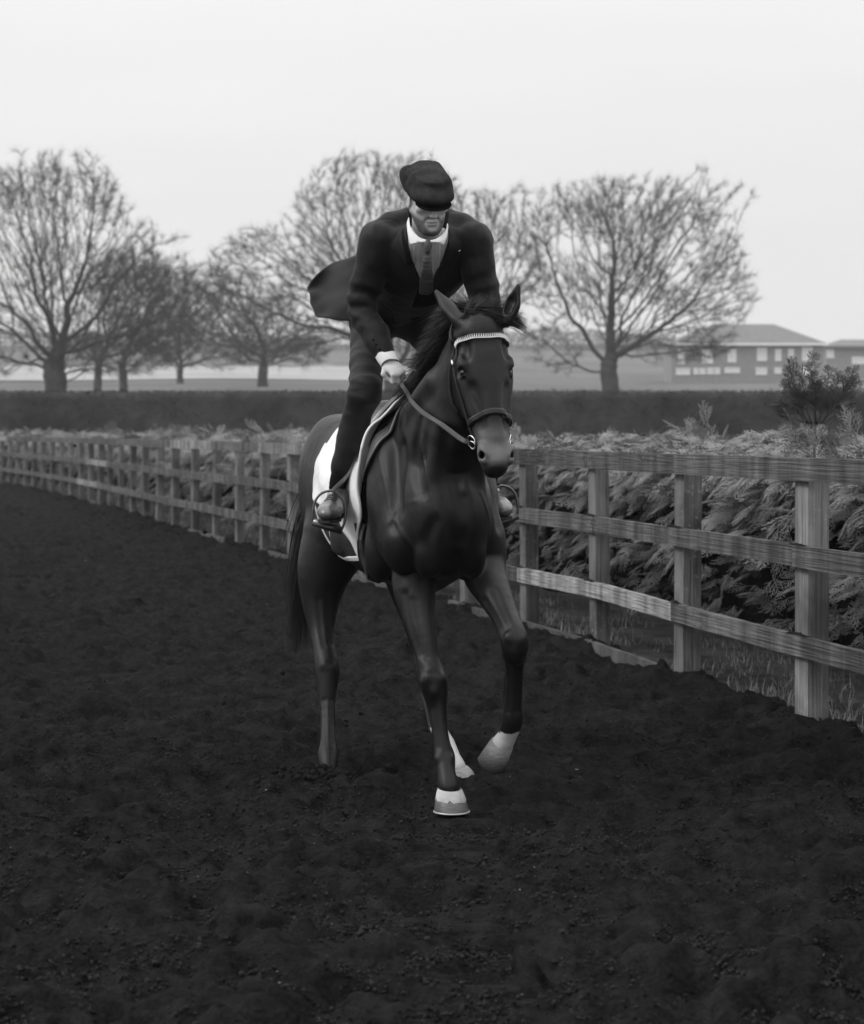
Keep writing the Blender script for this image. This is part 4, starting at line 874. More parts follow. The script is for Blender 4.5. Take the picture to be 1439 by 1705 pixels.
ball('eye', fp(-.030, .0815, .0145), (.0115,)*3, mat('rider_eye', .35, .15, .5), person, seg=14); ball('eye', fp(.030, .0815, .0145), (.0115,)*3, bpy.data.materials['rider_eye'], person, seg=14)
# hair at the temples
hq = [fp(t*(.076+RNG.uniform(0, .005)), RNG.uniform(-.03, .018), RNG.uniform(.012, .05)) for t in (-1, 1) for _ in range(420)]
hair('sideburn', [[q, q+hU*-.006+hF*-.002, q+hU*-.011+hF*-.005] for q in hq], mat('rider_hair', .03, .6, .3), person, .0007)
# --- cap
Cp = Field((-.20, 8.72, 2.35), (.16, 9.28, 2.75), .0030)
Cp.ell(fp(0, -.035, .062), (.102, .114, .067), HMt, k=.02); Cp.ell(fp(0, .050, .050), (.093, .097, .044), HMt, k=.035); Cp.ell(fp(0, .012, .112), (.07, .09, .018), HMt, k=.04)
Cp.ell(fp(-.078, -.085, .088), (.026, .03, .026), HMt, k=.05); Cp.ell(fp(.040, -.105, .102), (.030, .028, .022), HMt, k=.05); Cp.ell(fp(-.012, -.108, .108), (.030, .026, .018), HMt, k=.04)
Cp.ell(fp(0, -.01, -.02), (.083, .110, .062), HMt, k=.008, sub=True)
Vc, Fc = Cp.mesh(2); n_ = Cp.grad(Vc); rc = Vc-HC; cx_, cf_, cu_ = rc@hX, rc@hF, rc@hU
seam = -.0022*np.exp(-((np.abs(cx_)-.028-.1*np.abs(cf_))/.0028)**2)*(cf_ < .10); ridge = .003*np.sin(cx_*150+cf_*60)*np.exp(-(((cx_-.07)/.03)**2+((cf_-.03)/.04)**2))+.003*np.sin(cf_*120)*np.exp(-(((cx_+.075)/.03)**2+((cf_+.02)/.05)**2))
Vc = Vc+n_*(seam+ridge+vnoise(Vc, 22, 9, 2)*.0035)[:, None]
capm = mat('cap_tweed', .020, .95, .05, val2=.032, nscale=16, bump=.0007, bscale=600, lo=.4, hi=.6)
ck = ((np.abs(((cx_+.01*np.sin(cf_*20)+.3) % .032)-.016) < .0018) | (np.abs(((cf_+.3) % .034)-.017) < .0018)).astype(float); mixattr(capm, 'check', .050)
cap = mobj('cap', Vc, Fc, capm, person, attrs={'check': ck*.2})
Bm = Field((-.20, 8.70, 2.30), (.16, 9.20, 2.60), .0030)
Bm.ell(fp(0, .088, .020), (.078, .060, .0070), np.array([hX, hF*math.cos(.18)-hU*math.sin(.18), hU*math.cos(.18)+hF*math.sin(.18)]), k=.01)
Bm.ell(fp(0, .068, .040), (.076, .048, .014), HMt, k=.01)
Bm.ell(fp(0, .075, -.045), (.120, .09, .066), HMt, k=.01, sub=True)
Vb, Fb = Bm.mesh(2); mobj('peak', Vb, Fb, mat('cap_peak_wool', .006, .9, .05, bump=.0005, bscale=500), cap)
# --- shirt, collar, tie
Sh = Field((-.30, 8.90, 1.85), (.26, 9.50, 2.42), .006)
Sh.loft([(*(PEL*.4+CHE*.6), .15, .105), (*CHE, .175, .125), (*NEK, .13, .085)], side=SD, k=.03)
Vs, Fs = Sh.mesh(1); rib = np.sin(Vs[:, 0]*260)*.0010*(Vs[:, 1] < 9.2)
Vs += Sh.grad(Vs)*(rib+vnoise(Vs, 30, 2, 2)*.003)[:, None]; shirt = mobj('shirt', Vs, Fs, mat('shirt_body_cotton', .22, .85, .1, val2=.34, nscale=1, stretch=(90, 1, 1), bump=.001, bscale=60, lo=.4, hi=.6), person)
def plate(name, poly, m, parent, th=.004, curve=0, sub=1):      # thin cloth plate from 3D outline, fan from its centre
    poly = [np.array(p) for p in poly]; mb = MB(); c = sum(poly)/len(poly)+np.array([0, -curve, 0]); mb.add([c]+poly, [(0, i+1, (i+1) % len(poly)+1) for i in range(len(poly))])
    o = mb.build(name, m, parent, False); s_ = o.modifiers.new('t', 'SOLIDIFY'); s_.thickness = th; s_.offset = 0
    bevel(o, .0012, 1, 40); return o
def bandsheet(name, rows, m, parent, th=.003, nu=10):         # surface lofted between point rows
    rows = [crom(r_, 5) for r_ in rows]; A = np.array(rows); B2 = np.stack([crom(A[:, j], 4) for j in range(A.shape[1])], 1); nv, nu = B2.shape[:2]
    Vv = B2.reshape(-1, 3); Ff = np.array([(j*nu+i, j*nu+i+1, (j+1)*nu+i+1, (j+1)*nu+i) for j in range(nv-1) for i in range(nu-1)])
    o = mobj(name, Vv, Ff, m, parent); s_ = o.modifiers.new('t', 'SOLIDIFY'); s_.thickness = th; s_.offset = 0; return o
colm = mat('collar_cotton', .62, .8, .15)
bandsheet('collar', [[P(681, 362, 9.10), P(684, 378, 9.00), P(697, 394, 8.95), P(711, 400, 8.935)], [P(678, 372, 9.06), P(681, 390, 8.98), P(693, 401, 8.945), P(709, 403, 8.93)], [P(680, 388, 9.02), P(683, 406, 8.965), P(690, 405, 8.945), P(707, 400, 8.932)]], colm, shirt, .004)
bandsheet('collar', [[P(745, 372, 9.08), P(742, 384, 9.00), P(728, 397, 8.95), P(714, 401, 8.935)], [P(746, 378, 9.06), P(743, 394, 8.98), P(732, 402, 8.945), P(716, 403, 8.93)], [P(743, 392, 9.02), P(739, 407, 8.965), P(731, 404, 8.945), P(717, 400, 8.932)]], colm, shirt, .004)
tiem = mat('tie_silk', .040, .5, .3, val2=.065, nscale=1, stretch=(60, 60, 2), bump=.0008, bscale=60, lo=.35, hi=.65)
Ti = Field((-.10, 8.80, 2.05), (.08, 9.12, 2.40), .0026)
Ti.loft([W(714, 401, 8.935, .010, .008), W(713, 408, 8.932, .016, .012), W(712, 418, 8.93, .012, .010)], side=(1, .1, 0), k=.006)
Ti.loft([W(712, 417, 8.937, .012, .007), W(712, 435, 8.94, .019, .008), W(711, 455, 8.965, .025, .009), W(710, 474, 9.02, .029, .009), W(709, 490, 9.14, .030, .008)], side=(1, .1, 0), k=.004)
Vt, Ft = Ti.mesh(2); Vt += Ti.grad(Vt)*(np.exp(-((Vt[:, 0]+.004)/.006)**2)*-.002+vnoise(Vt, 40, 3, 1)*.0018)[:, None]; mobj('tie', Vt, Ft, tiem, person)
# --- waistcoat + jacket
def folds(V, N_, items):
    d = np.zeros(len(V))
    for c, ax, fr, am, ra in items:
        c = np.array(c); ax = np.array(ax, float); ax /= np.linalg.norm(ax); q = V-c; s_ = q@ax+.030*vnoise(V, 9, fr, 3)
        w_ = np.sin(fr*s_); w_ = np.sign(w_)*np.abs(w_)**.7 - .3
        d += 1.25*am*w_*np.exp(-((q**2).sum(1))/ra**2)
    return V+N_*d[:, None]
Jk = Field((-.62, 8.86, 1.70), (.42, 10.02, 2.46), .0058)
Jk.loft([(*(PEL+np.array([0, .06, .0])), .165, .135), (*(PEL*.66+CHE*.34), .160, .130), (*(PEL*.35+CHE*.65), .175, .135), (*CHE, .200, .145), (*((CHE+NEK)/2), .200, .120), (*NEK, .125, .085)], side=SD, k=.04)
for shd in (SHR, SHL):
    Jk.cone(NEK+np.array([0, .03, -.005]), shd+np.array([0, 0, .0]), .062, .060, k=.05)
for a_, b_, c_ in ((P(692, 368, 9.25), P(655, 378, 9.22), P(623, 389, 9.18)), (P(734, 368, 9.25), P(766, 380, 9.22), P(797, 391, 9.18))):
    Jk.cone(a_, b_, .062, .060, k=.03); Jk.cone(b_, c_, .060, .050, k=.03)
Jk.ell((P(692, 368, 9.3)+P(734, 368, 9.3))/2+[0, .03, -.02], (.12, .08, .07), k=.05)
Jk.ell(SHR+np.array([.006, 0, -.02]), (.070, .070, .078), k=.03); Jk.ell(SHL+np.array([-.004, 0, -.02]), (.072, .070, .078), k=.03)
Jk.chain([(*SHR, .074), (*(SHR*.5+ELR*.5), .071), (*ELR, .062), (*(ELR*.5+WRR*.5), .056), (*(ELR*.12+WRR*.88), .044)], k=.035)
Jk.chain([(*SHL, .074), (*(SHL*.5+ELL*.5), .071), (*ELL, .062), (*(ELL*.5+WRL*.5), .056), (*(ELL*.12+WRL*.88), .044)], k=.035)
def prism(Fd, poly, y0, y1, k=.006):     # removes a prism (outline in x,z) between depths y0..y1
    poly = np.array(poly); X = Fd.ax[0][:, None, None]; Y = Fd.ax[1][None, :, None]; Z = Fd.ax[2][None, None, :]; d = np.maximum(y0-Y, Y-y1)+0*X+0*Z; c = poly.mean(0)
    for i in range(len(poly)):
        a, b = poly[i], poly[(i+1) % len(poly)]; n = np.array([b[1]-a[1], a[0]-b[0]]); n /= np.linalg.norm(n)
        if (c-a)@n > 0: n = -n
        d = np.maximum(d, (X-a[0])*n[0]+(Z-a[1])*n[1])
    d = -d.astype(np.float32); h = np.maximum(k-np.abs(Fd.D-d), 0)/k; Fd.D = np.maximum(Fd.D, d)+h*h*k*.25
xz = lambda px, py, Y=9.0: P(px, py, Y)[[0, 2]]
Wc = Field((-.30, 8.92, 1.85), (.22, 9.60, 2.40), .006)
Wc.loft([(*(PEL*.75+CHE*.25), .150, .128), (*(PEL*.4+CHE*.6), .165, .130), (*CHE, .185, .137), (*NEK, .11, .085)], side=SD, k=.03)
prism(Wc, [xz(676, 340), xz(752, 340), xz(744, 405), xz(709, 488), xz(681, 405)], 8.5, 9.22)
Vw, Fw = Wc.mesh(2); mobj('waistcoat', Vw, Fw, vest, person)
prism(Jk, [xz(678, 330), xz(748, 330), xz(747, 398), xz(722, 470), xz(712, 492), xz(694, 470), xz(679, 398)], 8.5, 9.20)
prism(Jk, [xz(694, 470), xz(722, 470), xz(735, 560), xz(672, 560)], 8.5, 9.32)
Jk.cone(ELR*.10+WRR*.90, WRR+(WRR-ELR)*.3, .034, .036, k=.002, sub=True)
Vj, Fj = Jk.mesh(2); Nj = Jk.grad(Vj)
Vj = folds(Vj, Nj, [(ELR+np.array([.0, -.03, .01]), (.25, 0, 1), 85, .0065, .085), (ELR*.5+WRR*.5, (.35, 0, .9), 60, .0045, .08), (SHR*.6+ELR*.4, (.5, 0, .8), 48, .0050, .08), (ELL, (-.2, 0, 1), 80, .006, .09), (SHL*.5+ELL*.5, (-.5, 0, .8), 50, .0045, .09),
    (P(655, 430, 9.05), (.8, 0, .5), 50, .004, .07), (P(640, 500, 9.2), (.6, 0, .7), 60, .005, .09)])
Vj = Vj+Nj*(vnoise(Vj*[1.2, .8, 1], 9, 3, 3)*.0085+(.5-np.abs(vnoise(Vj*[1.3, 1, .7], 13, 8, 2)))*.006)[:, None]
seamj = np.exp(-((np.linalg.norm(Vj-(SHR+np.array([.035, 0, .01])), axis=1)-.085)/.003)**2)*.0022; Vj -= Nj*seamj[:, None]
jacket = mobj('jacket', Vj, Fj, suit, person)
def onjk(px, py, off=.006):             # point on the jacket front seen at a pixel
    for Y in np.arange(8.9, 9.6, .004):
        if Jk.at(P(px, py, Y)[None])[0] < 0: q = P(px, py, Y-.003); return q+Jk.grad(q[None])[0]*off
    return P(px, py, 9.2)
bandsheet('lapel', [[onjk(681, 372, .002), onjk(672, 380, .003), onjk(663, 390, .003)], [onjk(682, 400, .003), onjk(673, 405, .003), onjk(664, 410, .003)], [onjk(687, 428, .003), onjk(681, 432, .003), onjk(675, 438, .003)], [onjk(700, 474, .003), onjk(698, 475, .003), onjk(696, 476, .003)]], suit, jacket, .003)
bandsheet('lapel', [[onjk(748, 374, .002), onjk(757, 382, .003), onjk(766, 392, .003)], [onjk(748, 400, .003), onjk(757, 406, .003), onjk(768, 412, .003)], [onjk(742, 428, .003), onjk(749, 434, .003), onjk(757, 440, .003)], [onjk(727, 474, .003), onjk(729, 476, .003), onjk(731, 477, .003)]], suit, jacket, .003)
q = onjk(760, 418, .012); q2 = onjk(768, 416, .012); mb = MB(); mb.tube([q, q2], .0025, 5); mb.build('lapel_pin', steel, jacket)
# wind-blown jacket skirt
SK = [[P(612, 418, 9.42), P(585, 428, 9.56), P(560, 434, 9.74), P(545, 443, 9.84)],
      [P(608, 445, 9.42), P(575, 450, 9.60), P(545, 456, 9.84), P(519, 467, 9.93)],
      [P(606, 478, 9.42), P(572, 480, 9.58), P(540, 482, 9.84), P(513, 486, 9.94)],
      [P(604, 505, 9.42), P(574, 510, 9.52), P(545, 512, 9.74), P(520, 510, 9.90)],
      [P(606, 540, 9.40), P(582, 534, 9.50), P(552, 530, 9.66), P(531, 526, 9.80)]]
skirt = bandsheet('jacket_skirt', SK, suit, jacket, .005)
for v_ in skirt.data.vertices:
    q_ = v_.co; u_ = (q_.x+.30)/.25; d_ = .022*math.sin(q_.z*46+q_.x*14)+.014*math.sin(q_.z*90-q_.x*30+1); a_ = max(0, min(1, -u_+.1)); v_.co = q_+Vector((.25, -.9, .2))*d_*a_
for k_ in range(3):                               # sleeve and waistcoat buttons
    for pos_ in (onjk(622+k_*5, 566+k_*8, .003),): ball('button', pos_, (.0055, .0035, .0055), vest, jacket, seg=8)
for px_, py_ in ((704, 500), (690, 520), (676, 540)):
    for Y_ in np.arange(8.9, 9.7, .004):
        if Wc.at(P(px_, py_, Y_)[None])[0] < 0: ball('button', P(px_, py_, Y_-.003), (.0065, .004, .0065), leather, jacket, seg=8); break
# shirt cuff
def cuff(wr, el, r0):
    ax = (wr-el)/np.linalg.norm(wr-el); a = np.cross(ax, (0, 0, 1)); a /= np.linalg.norm(a); b = np.cross(ax, a); mb = MB(); n = 28; V = []
    for s_, r_ in ((-.045, r0*1.08), (-.02, r0*1.06), (.012, r0), (.016, r0*.96), (.012, r0*.90), (-.045, r0*.85)):
        for k in range(n): t = 2*math.pi*k/n; V.append(wr+ax*(s_+.002*math.sin(3*t))+(a*math.cos(t)*1.08+b*math.sin(t)*.92)*(r_+.0012*math.sin(5*t+s_*60)))
    mb.add(V, [(i*n+k, i*n+(k+1) % n, (i+1)*n+(k+1) % n, (i+1)*n+k) for i in range(5) for k in range(n)]); return mb.build('cuff', colm, shirt)
cuff(WRR+axR*.04, ELR, .039); cuff(WRL, ELL, .039)
# --- trousers
Tr = Field((-.62, 9.02, 1.18), (.44, 9.98, 2.26), .0058)
Tr.ell(PEL+np.array([0, .03, -.02]), (.175, .17, .11), k=.04)
for a, b, c, sgn in ((HIR, KNR, ANR, -1), (HIL, KNL, ANL, 1)):
    Tr.cone(PEL+np.array([sgn*.06, .04, -.01]), a, .12, .098, k=.05)
    Tr.chain([(*a, .090), (*(a*.5+b*.5), .078), (*(b+np.array([0, 0, .012])), .066)], k=.04); Tr.ell(b+np.array([.022, -.030, .012]), (.050, .050, .062), k=.035); Tr.chain([(*b, .060), (*(b*.62+c*.38+np.array([-.004, .02, 0])), .059), (*(b*.3+c*.7), .050), (*(b*.12+c*.88), .043)], k=.03)
Tr.slab(np.array([-.15, 9.6, 2.16]), (0, -.35, 1))
Vt2, Ft2 = Tr.mesh(2); Nt = Tr.grad(Vt2)
Vt2 = folds(Vt2, Nt, [(KNR+np.array([0, -.03, .03]), (.15, 0, 1), 75, .0055, .085), (KNR*.8+ANR*.2, (.4, 0, 1), 45, .0018, .08), (KNR*.15+ANR*.85, (.3, 0, 1), 80, .0022, .07), (HIR*.6+KNR*.4+np.array([0, -.07, 0]), (.6, 0, .6), 55, .004, .12), (KNL, (.1, 0, 1), 75, .006, .09)])
Vt2 += Nt*(vnoise(Vt2, 10, 6, 3)*.006+(.5-np.abs(vnoise(Vt2*[.8, .8, 1.6], 12, 8, 2)))*.006)[:, None]; mobj('trousers', Vt2, Ft2, trou, person)
# --- socks and shoes
shoem = mat('brown_shoe_leather', .022, .28, .5, val2=.11, nscale=11, coat=.4, lo=.35, hi=.62, bump=.0004, bscale=200)
solem = mat('shoe_sole', .012, .6, .3)
for an, sg, toe in ((ANR, -1, P(545, 853, 9.02)), (ANL, 1, P(838, 847, 9.10))):
    mb = MB(); foot0 = an+np.array([0, .01, -.07]); mb.tube(crom([an+(np.array(KNR if sg < 0 else KNL)-an)*.22, an, foot0], 5), [.042, .041, .0405, .040, .039, .0385, .038, .039, .040, .040, .040], 20)
    mobj('sock', mb.V, mb.F, mat('ribbed_sock', .006, .9, .05, bump=.002, bscale=1, bstretch=(1, 1, 300)) if sg < 0 else bpy.data.materials['ribbed_sock'], person)
    heel = np.array([an[0]+(-.004)*sg, an[1]+.015, an[2]-.095]); Sf = Field(np.minimum(heel, toe)-.12, np.maximum(heel, toe)+.15, .0034); d = toe-heel; side = np.array([d[1], -d[0], 0]); side = side/np.linalg.norm(side)*-1
    up = np.array([0, 0, 1.]); rw = lambda f_, h, a, b: (*(heel+d*f_+up*h), a, b)
    Sf.loft([rw(-.04, .012, .026, .032), rw(.12, .012, .034, .040), rw(.35, .012, .034, .042), rw(.6, .006, .043, .036), rw(.8, 0, .049, .032), rw(.97, -.004, .038, .025), rw(1.07, -.008, .020, .016)], side=side, k=.02)
    Sf.loft([rw(.08, .02, .030, .030), (*(an+np.array([0, .012, -.075])), .040, .046), (*(an+np.array([0, .012, -.045])), .041, .048)], side=side, k=.02)
    Sf.cone(an+np.array([0, -.01, -.05]), heel+d*.72+up*.015, .034, .030, k=.02)
    Vf, Ff = Sf.mesh(2); sh = mobj('shoe', Vf, Ff, shoem, person)
    mb = MB(); sp = [heel+d*f_+side*w_+up*-.032 for f_, w_ in ((-.10, 0), (-.06, .022), (.1, .032), (.4, .030), (.65, .044), (.85, .049), (1.0, .040), (1.1, .016), (1.1, -.016), (1.0, -.040), (.85, -.047), (.65, -.042), (.4, -.030), (.1, -.032), (-.06, -.022))]
    n = len(sp); mb.add(sp+[p_+up*-.012 for p_ in sp], [tuple(range(n)), tuple(range(2*n-1, n-1, -1))]+[(i, (i+1) % n, n+(i+1) % n, n+i) for i in range(n)]); mb.build('sole', solem, sh, False)
    for j in range(4):
        c0 = heel+d*(.48+.09*j)+up*(.055-.007*j); pts = [Sf.proj([c0+side*w_-up*abs(w_)*.3], .002)[0] for w_ in np.linspace(-.018, .018, 7)]
        mb = MB(); mb.tube(pts, .0016, 5); mb.build('lace', solem, sh)
# ================================================================== TREES (bare winter oaks)
bark_m = mat('oak_bark', .040, .9, .1, val2=.065, nscale=3, bump=.03, bscale=14)
from mathutils.kdtree import KDTree
def oak(px, py, Y, lobes, n_att, seed, label, rt=.5, split=.16, tip=.0080, step=.26, twigs=9, lean=0):
    """crown grown by branches competing for space inside the lobes (cx, cy, rx, ry in the photograph's pixels at depth Y)"""
    rg = np.random.default_rng(seed); base = P(px, py, Y); z_old = base[2]; base[2] = land_h(np.array([base[0]]), np.array([Y]))[0]-.3; sc = Y/FPX; att = []; lobes = list(lobes)
    for _ in range(int(len(lobes)*2.2)):                 # small outlying sprays of branches break the outline
        l = lobes[rg.integers(len(lobes))]; a = rg.uniform(-.4, math.pi+.4); k = rg.uniform(.85, 1.12); lobes.append((l[0]+math.cos(a)*l[2]*k, l[1]-math.sin(a)*l[3]*k, rg.uniform(18, 38), rg.uniform(18, 40)))
    L = np.array([(*(P(l[0], l[1], Y)), l[2]*sc, l[3]*sc) for l in lobes]); wt = L[:, 3]*L[:, 3]*L[:, 4]; wt[len(lobes)*5//16:] *= 1.0; wt /= wt.sum(); dn = rg.integers(1 << 30)
    while len(att) < n_att:
        k = rg.choice(len(L), p=wt); q = rg.normal(size=3); q *= rg.uniform(.25, 1)**.45/np.linalg.norm(q); p = L[k, :3]+q*np.array([L[k, 3], L[k, 3]*.8, L[k, 4]])
        if p[2] < base[2]+1.2 or mnoise.noise(Vector(p*.42+seed)) < -.02+.22*rg.normal(): continue
        att.append(p)
    att = np.array(att); Hc = L[:, 2].max()-z_old; top = Hc*split+.3+z_old-base[2]; nodes = []; par = []; dirs = []
    z = 0
    while z < top: nodes.append(base+np.array([lean*z+.05*math.sin(z*2.1+seed), .05*math.cos(z*1.7), z])); par.append(len(nodes)-2); z += step
    alive = np.ones(len(att), bool); near_d = np.full(len(att), 1e9); near_i = np.zeros(len(att), int); N_ = np.array(nodes)
    for i in range(len(att)): d = np.linalg.norm(N_-att[i], axis=1); near_i[i] = d.argmin(); near_d[i] = d.min()
    kill = step*1.35; nodes = list(N_)
    for it in range(150):
        idx = np.nonzero(alive)[0]
        if len(idx) == 0: break
        infl = 1e9 if it < 14 else 5.5; use = idx[near_d[idx] < infl]
        if len(use) == 0: use = idx
        ni = near_i[use]; A = np.array(nodes); v = att[use]-A[ni]; v /= np.linalg.norm(v, axis=1)[:, None]+1e-9; u, inv = np.unique(ni, return_inverse=True); acc = np.zeros((len(u), 3)); np.add.at(acc, inv, v)
        acc /= np.linalg.norm(acc, axis=1)[:, None]+1e-9
        pd = A[u]-A[np.array(par)[u]]; pd /= np.linalg.norm(pd, axis=1)[:, None]+1e-9
        wob = rg.normal(size=acc.shape)*.32; acc = acc+.6*pd+wob+np.array([0, 0, .06]); acc /= np.linalg.norm(acc, axis=1)[:, None]+1e-9; newp = A[u]+acc*step; st = len(nodes)
        nodes += list(newp); par += list(u); alive_i = idx; D = np.linalg.norm(att[alive_i][:, None]-newp[None], axis=2) if len(alive_i)*len(newp) < 6e6 else None
        if D is None:
            kd = KDTree(len(newp)); [kd.insert(Vector(q), i) for i, q in enumerate(newp)]; kd.balance(); r = [kd.find(Vector(att[i])) for i in alive_i]; dm = np.array([x[2] for x in r]); am = np.array([x[1] for x in r])
        else: am = D.argmin(1); dm = D[np.arange(len(am)), am]
        m = dm < near_d[alive_i]; near_d[alive_i[m]] = dm[m]; near_i[alive_i[m]] = am[m]+st; alive[alive_i] = near_d[alive_i] > kill
    A = np.array(nodes); par = np.array(par); n = len(A); ex = 1.95; acc = np.zeros(n); kids = np.bincount(par[par >= 0], minlength=n)
    for i in range(n-1, -1, -1):
        if kids[i] == 0: acc[i] += tip**ex
        if par[i] >= 0: acc[par[i]] += acc[i]
    rad = acc**(1/ex); rad *= 1+(rt/rad[0]-1)*np.clip((rad-tip*3)/(rad[0]-tip*3), 0, 1); rad[rad < tip] = tip
    # smooth the zigzag a little
    for _ in range(2):
        B_ = A.copy(); cnt = np.ones(n); S_ = A.copy(); ok = par >= 0; np.add.at(S_, par[ok], A[ok]*.5); np.add.at(cnt, par[ok], .5); S_[ok] += A[par[ok]]; cnt[ok] += 1; A = np.where((np.arange(n) > 2)[:, None], S_/cnt[:, None], B_)
    bV = []; bF = []; nb = 0; org = base
    i = np.arange(1, n); i = i[par[i] >= 0]
    for lo, hi, sides in ((.10, 9, 9), (.035, .10, 5), (0, .035, 3)):
        k = i[(rad[i] >= lo) & (rad[i] < hi)]
        p = A[par[k]]; q = A[k]; r1 = rad[k]; r0 = np.minimum(rad[par[k]], r1*1.35); d = q-p; d /= np.linalg.norm(d, axis=1)[:, None]+1e-9; q = q+d*np.minimum(r1*.4, .1)[:, None]
        a = np.cross(d, (.31, .52, .79)); a /= np.linalg.norm(a, axis=1)[:, None]; b = np.cross(d, a); t = np.arange(sides)*2*math.pi/sides; ring = np.cos(t)[None, :, None]*a[:, None]+np.sin(t)[None, :, None]*b[:, None]
        V = np.concatenate([p[:, None]+ring*r0[:, None, None], q[:, None]+ring*r1[:, None, None]], 1); o = (np.arange(len(k))*2*sides)[:, None]+nb; s_ = np.arange(sides)[None]; s2 = (s_+1) % sides
        bV.append(V.reshape(-1, 3)); bF.append(np.stack([o+s_, o+s2, o+s2+sides, o+s_+sides], -1).reshape(-1, 4)); nb += len(k)*2*sides
    V = np.vstack(bV)-org; F = np.vstack(bF); root = empty('oak_tree', tuple(org), 0, label, 'tree', 'bare winter trees beyond the far hedge')
    trunkn = int(top/step); mobj('crown', V, F, bark_m, root)
    tk = MB(); hs = list(range(0, trunkn+1)); pts = [A[k] if k > 0 else base for k in hs]; tk.tube([p-org-np.array([0, 0, .3 if j == 0 else 0]) for j, p in enumerate(pts)], [rt*(1.03+.45*math.exp(-j*step*1.6))+.01*math.sin(j*2) for j in hs], 14); tk.build('trunk', bark_m, root)
    # twigs at every thin node
    th = np.nonzero(rad < tip*2.3)[0]; th = np.repeat(th, twigs); m = len(th); d = A[th]-A[par[th]]; d /= np.linalg.norm(d, axis=1)[:, None]+1e-9; d = d+rg.normal(size=(m, 3))*.75; d[:, 2] += .35; d /= np.linalg.norm(d, axis=1)[:, None]
    p0 = A[th]-org; ln = rg.uniform(.3, 1.25, m)[:, None]*step*2.4; p1 = p0+d*ln*.5; p2 = p1+(d+rg.normal(size=(m, 3))*.35)*ln*.5; sd_ = np.cross(d, rg.normal(size=(m, 3))); sd_ /= np.linalg.norm(sd_, axis=1)[:, None]+1e-9; w = tip*.9
    V = np.stack([p0-sd_*w, p0+sd_*w, p1-sd_*w*.7, p1+sd_*w*.7, p2], 1).reshape(-1, 3); o = np.arange(m)*5
    tw = mobj('twigs', V, np.vstack([np.stack([o, o+1, o+3], 1), np.stack([o, o+3, o+2], 1), np.stack([o+2, o+3, o+4], 1)]), bark_m, root, False); tag(tw, kind='stuff')
    return len(F)*2+3*m
T0 = [oak(1016, 655, 135, [(1010, 420, 125, 128), (1130, 430, 115, 118), (925, 395, 60, 95), (1195, 490, 78, 62), (905, 515, 62, 72), (1120, 575, 115, 35), (925, 595, 55, 32), (1080, 360, 90, 75), (990, 350, 80, 62)], 11500, 11, 'broad round bare oak with short trunk standing right of the rider', .52, .13),
      oak(92, 652, 128, [(110, 370, 115, 128), (10, 400, 110, 130), (200, 430, 80, 90), (245, 500, 85, 85), (0, 560, 120, 70), (200, 590, 115, 42), (120, 480, 110, 90)], 11500, 23, 'tall bare oak at the left edge with a thick trunk and long low limbs', .66, .13),
      oak(655, 650, 140, [(590, 360, 105, 112), (690, 345, 90, 92), (425, 465, 85, 92), (520, 500, 90, 80), (770, 440, 60, 95), (640, 520, 80, 70), (450, 560, 80, 40), (540, 440, 70, 90), (690, 575, 55, 45)], 13000, 37, 'wide bare oak behind the rider with a long limb sweeping low to the left', .55, .08),
      oak(163, 648, 165, [(215, 500, 85, 95), (265, 555, 75, 50), (160, 560, 55, 60)], 3600, 41, 'slim dark bare tree just right of the tall left oak', .30, .2, .014, .36),
      oak(205, 648, 172, [(240, 520, 70, 85), (290, 500, 60, 80), (200, 580, 60, 45)], 3600, 43, 'second slim dark bare tree right of the tall left oak, leaning right', .32, .2, .014, .36),
      oak(438, 645, 195, [(440, 555, 95, 62), (350, 520, 85, 70), (500, 585, 60, 30)], 3600, 53, 'pale distant bare tree seen in the gap below the middle oak', .42, .2, .016, .42),
      oak(810, 640, 210, [(800, 385, 62, 75), (850, 440, 62, 85), (800, 500, 60, 90)], 3600, 67, 'faint distant bare tree between the rider and the right hand oak', .40, .2, .016, .45),
      oak(300, 648, 215, [(330, 490, 62, 62), (300, 560, 70, 60), (380, 590, 60, 30)], 2000, 71, 'faint small bare tree in the gap between the left oak and the middle oak', .3, .2, .016, .45),
      oak(1560, 655, 150, [(1560, 430, 130, 130)], 900, 77, 'bare oak', .4, .2, .016, .45) if False else 0]
print('TREES', T0, sum(T0))
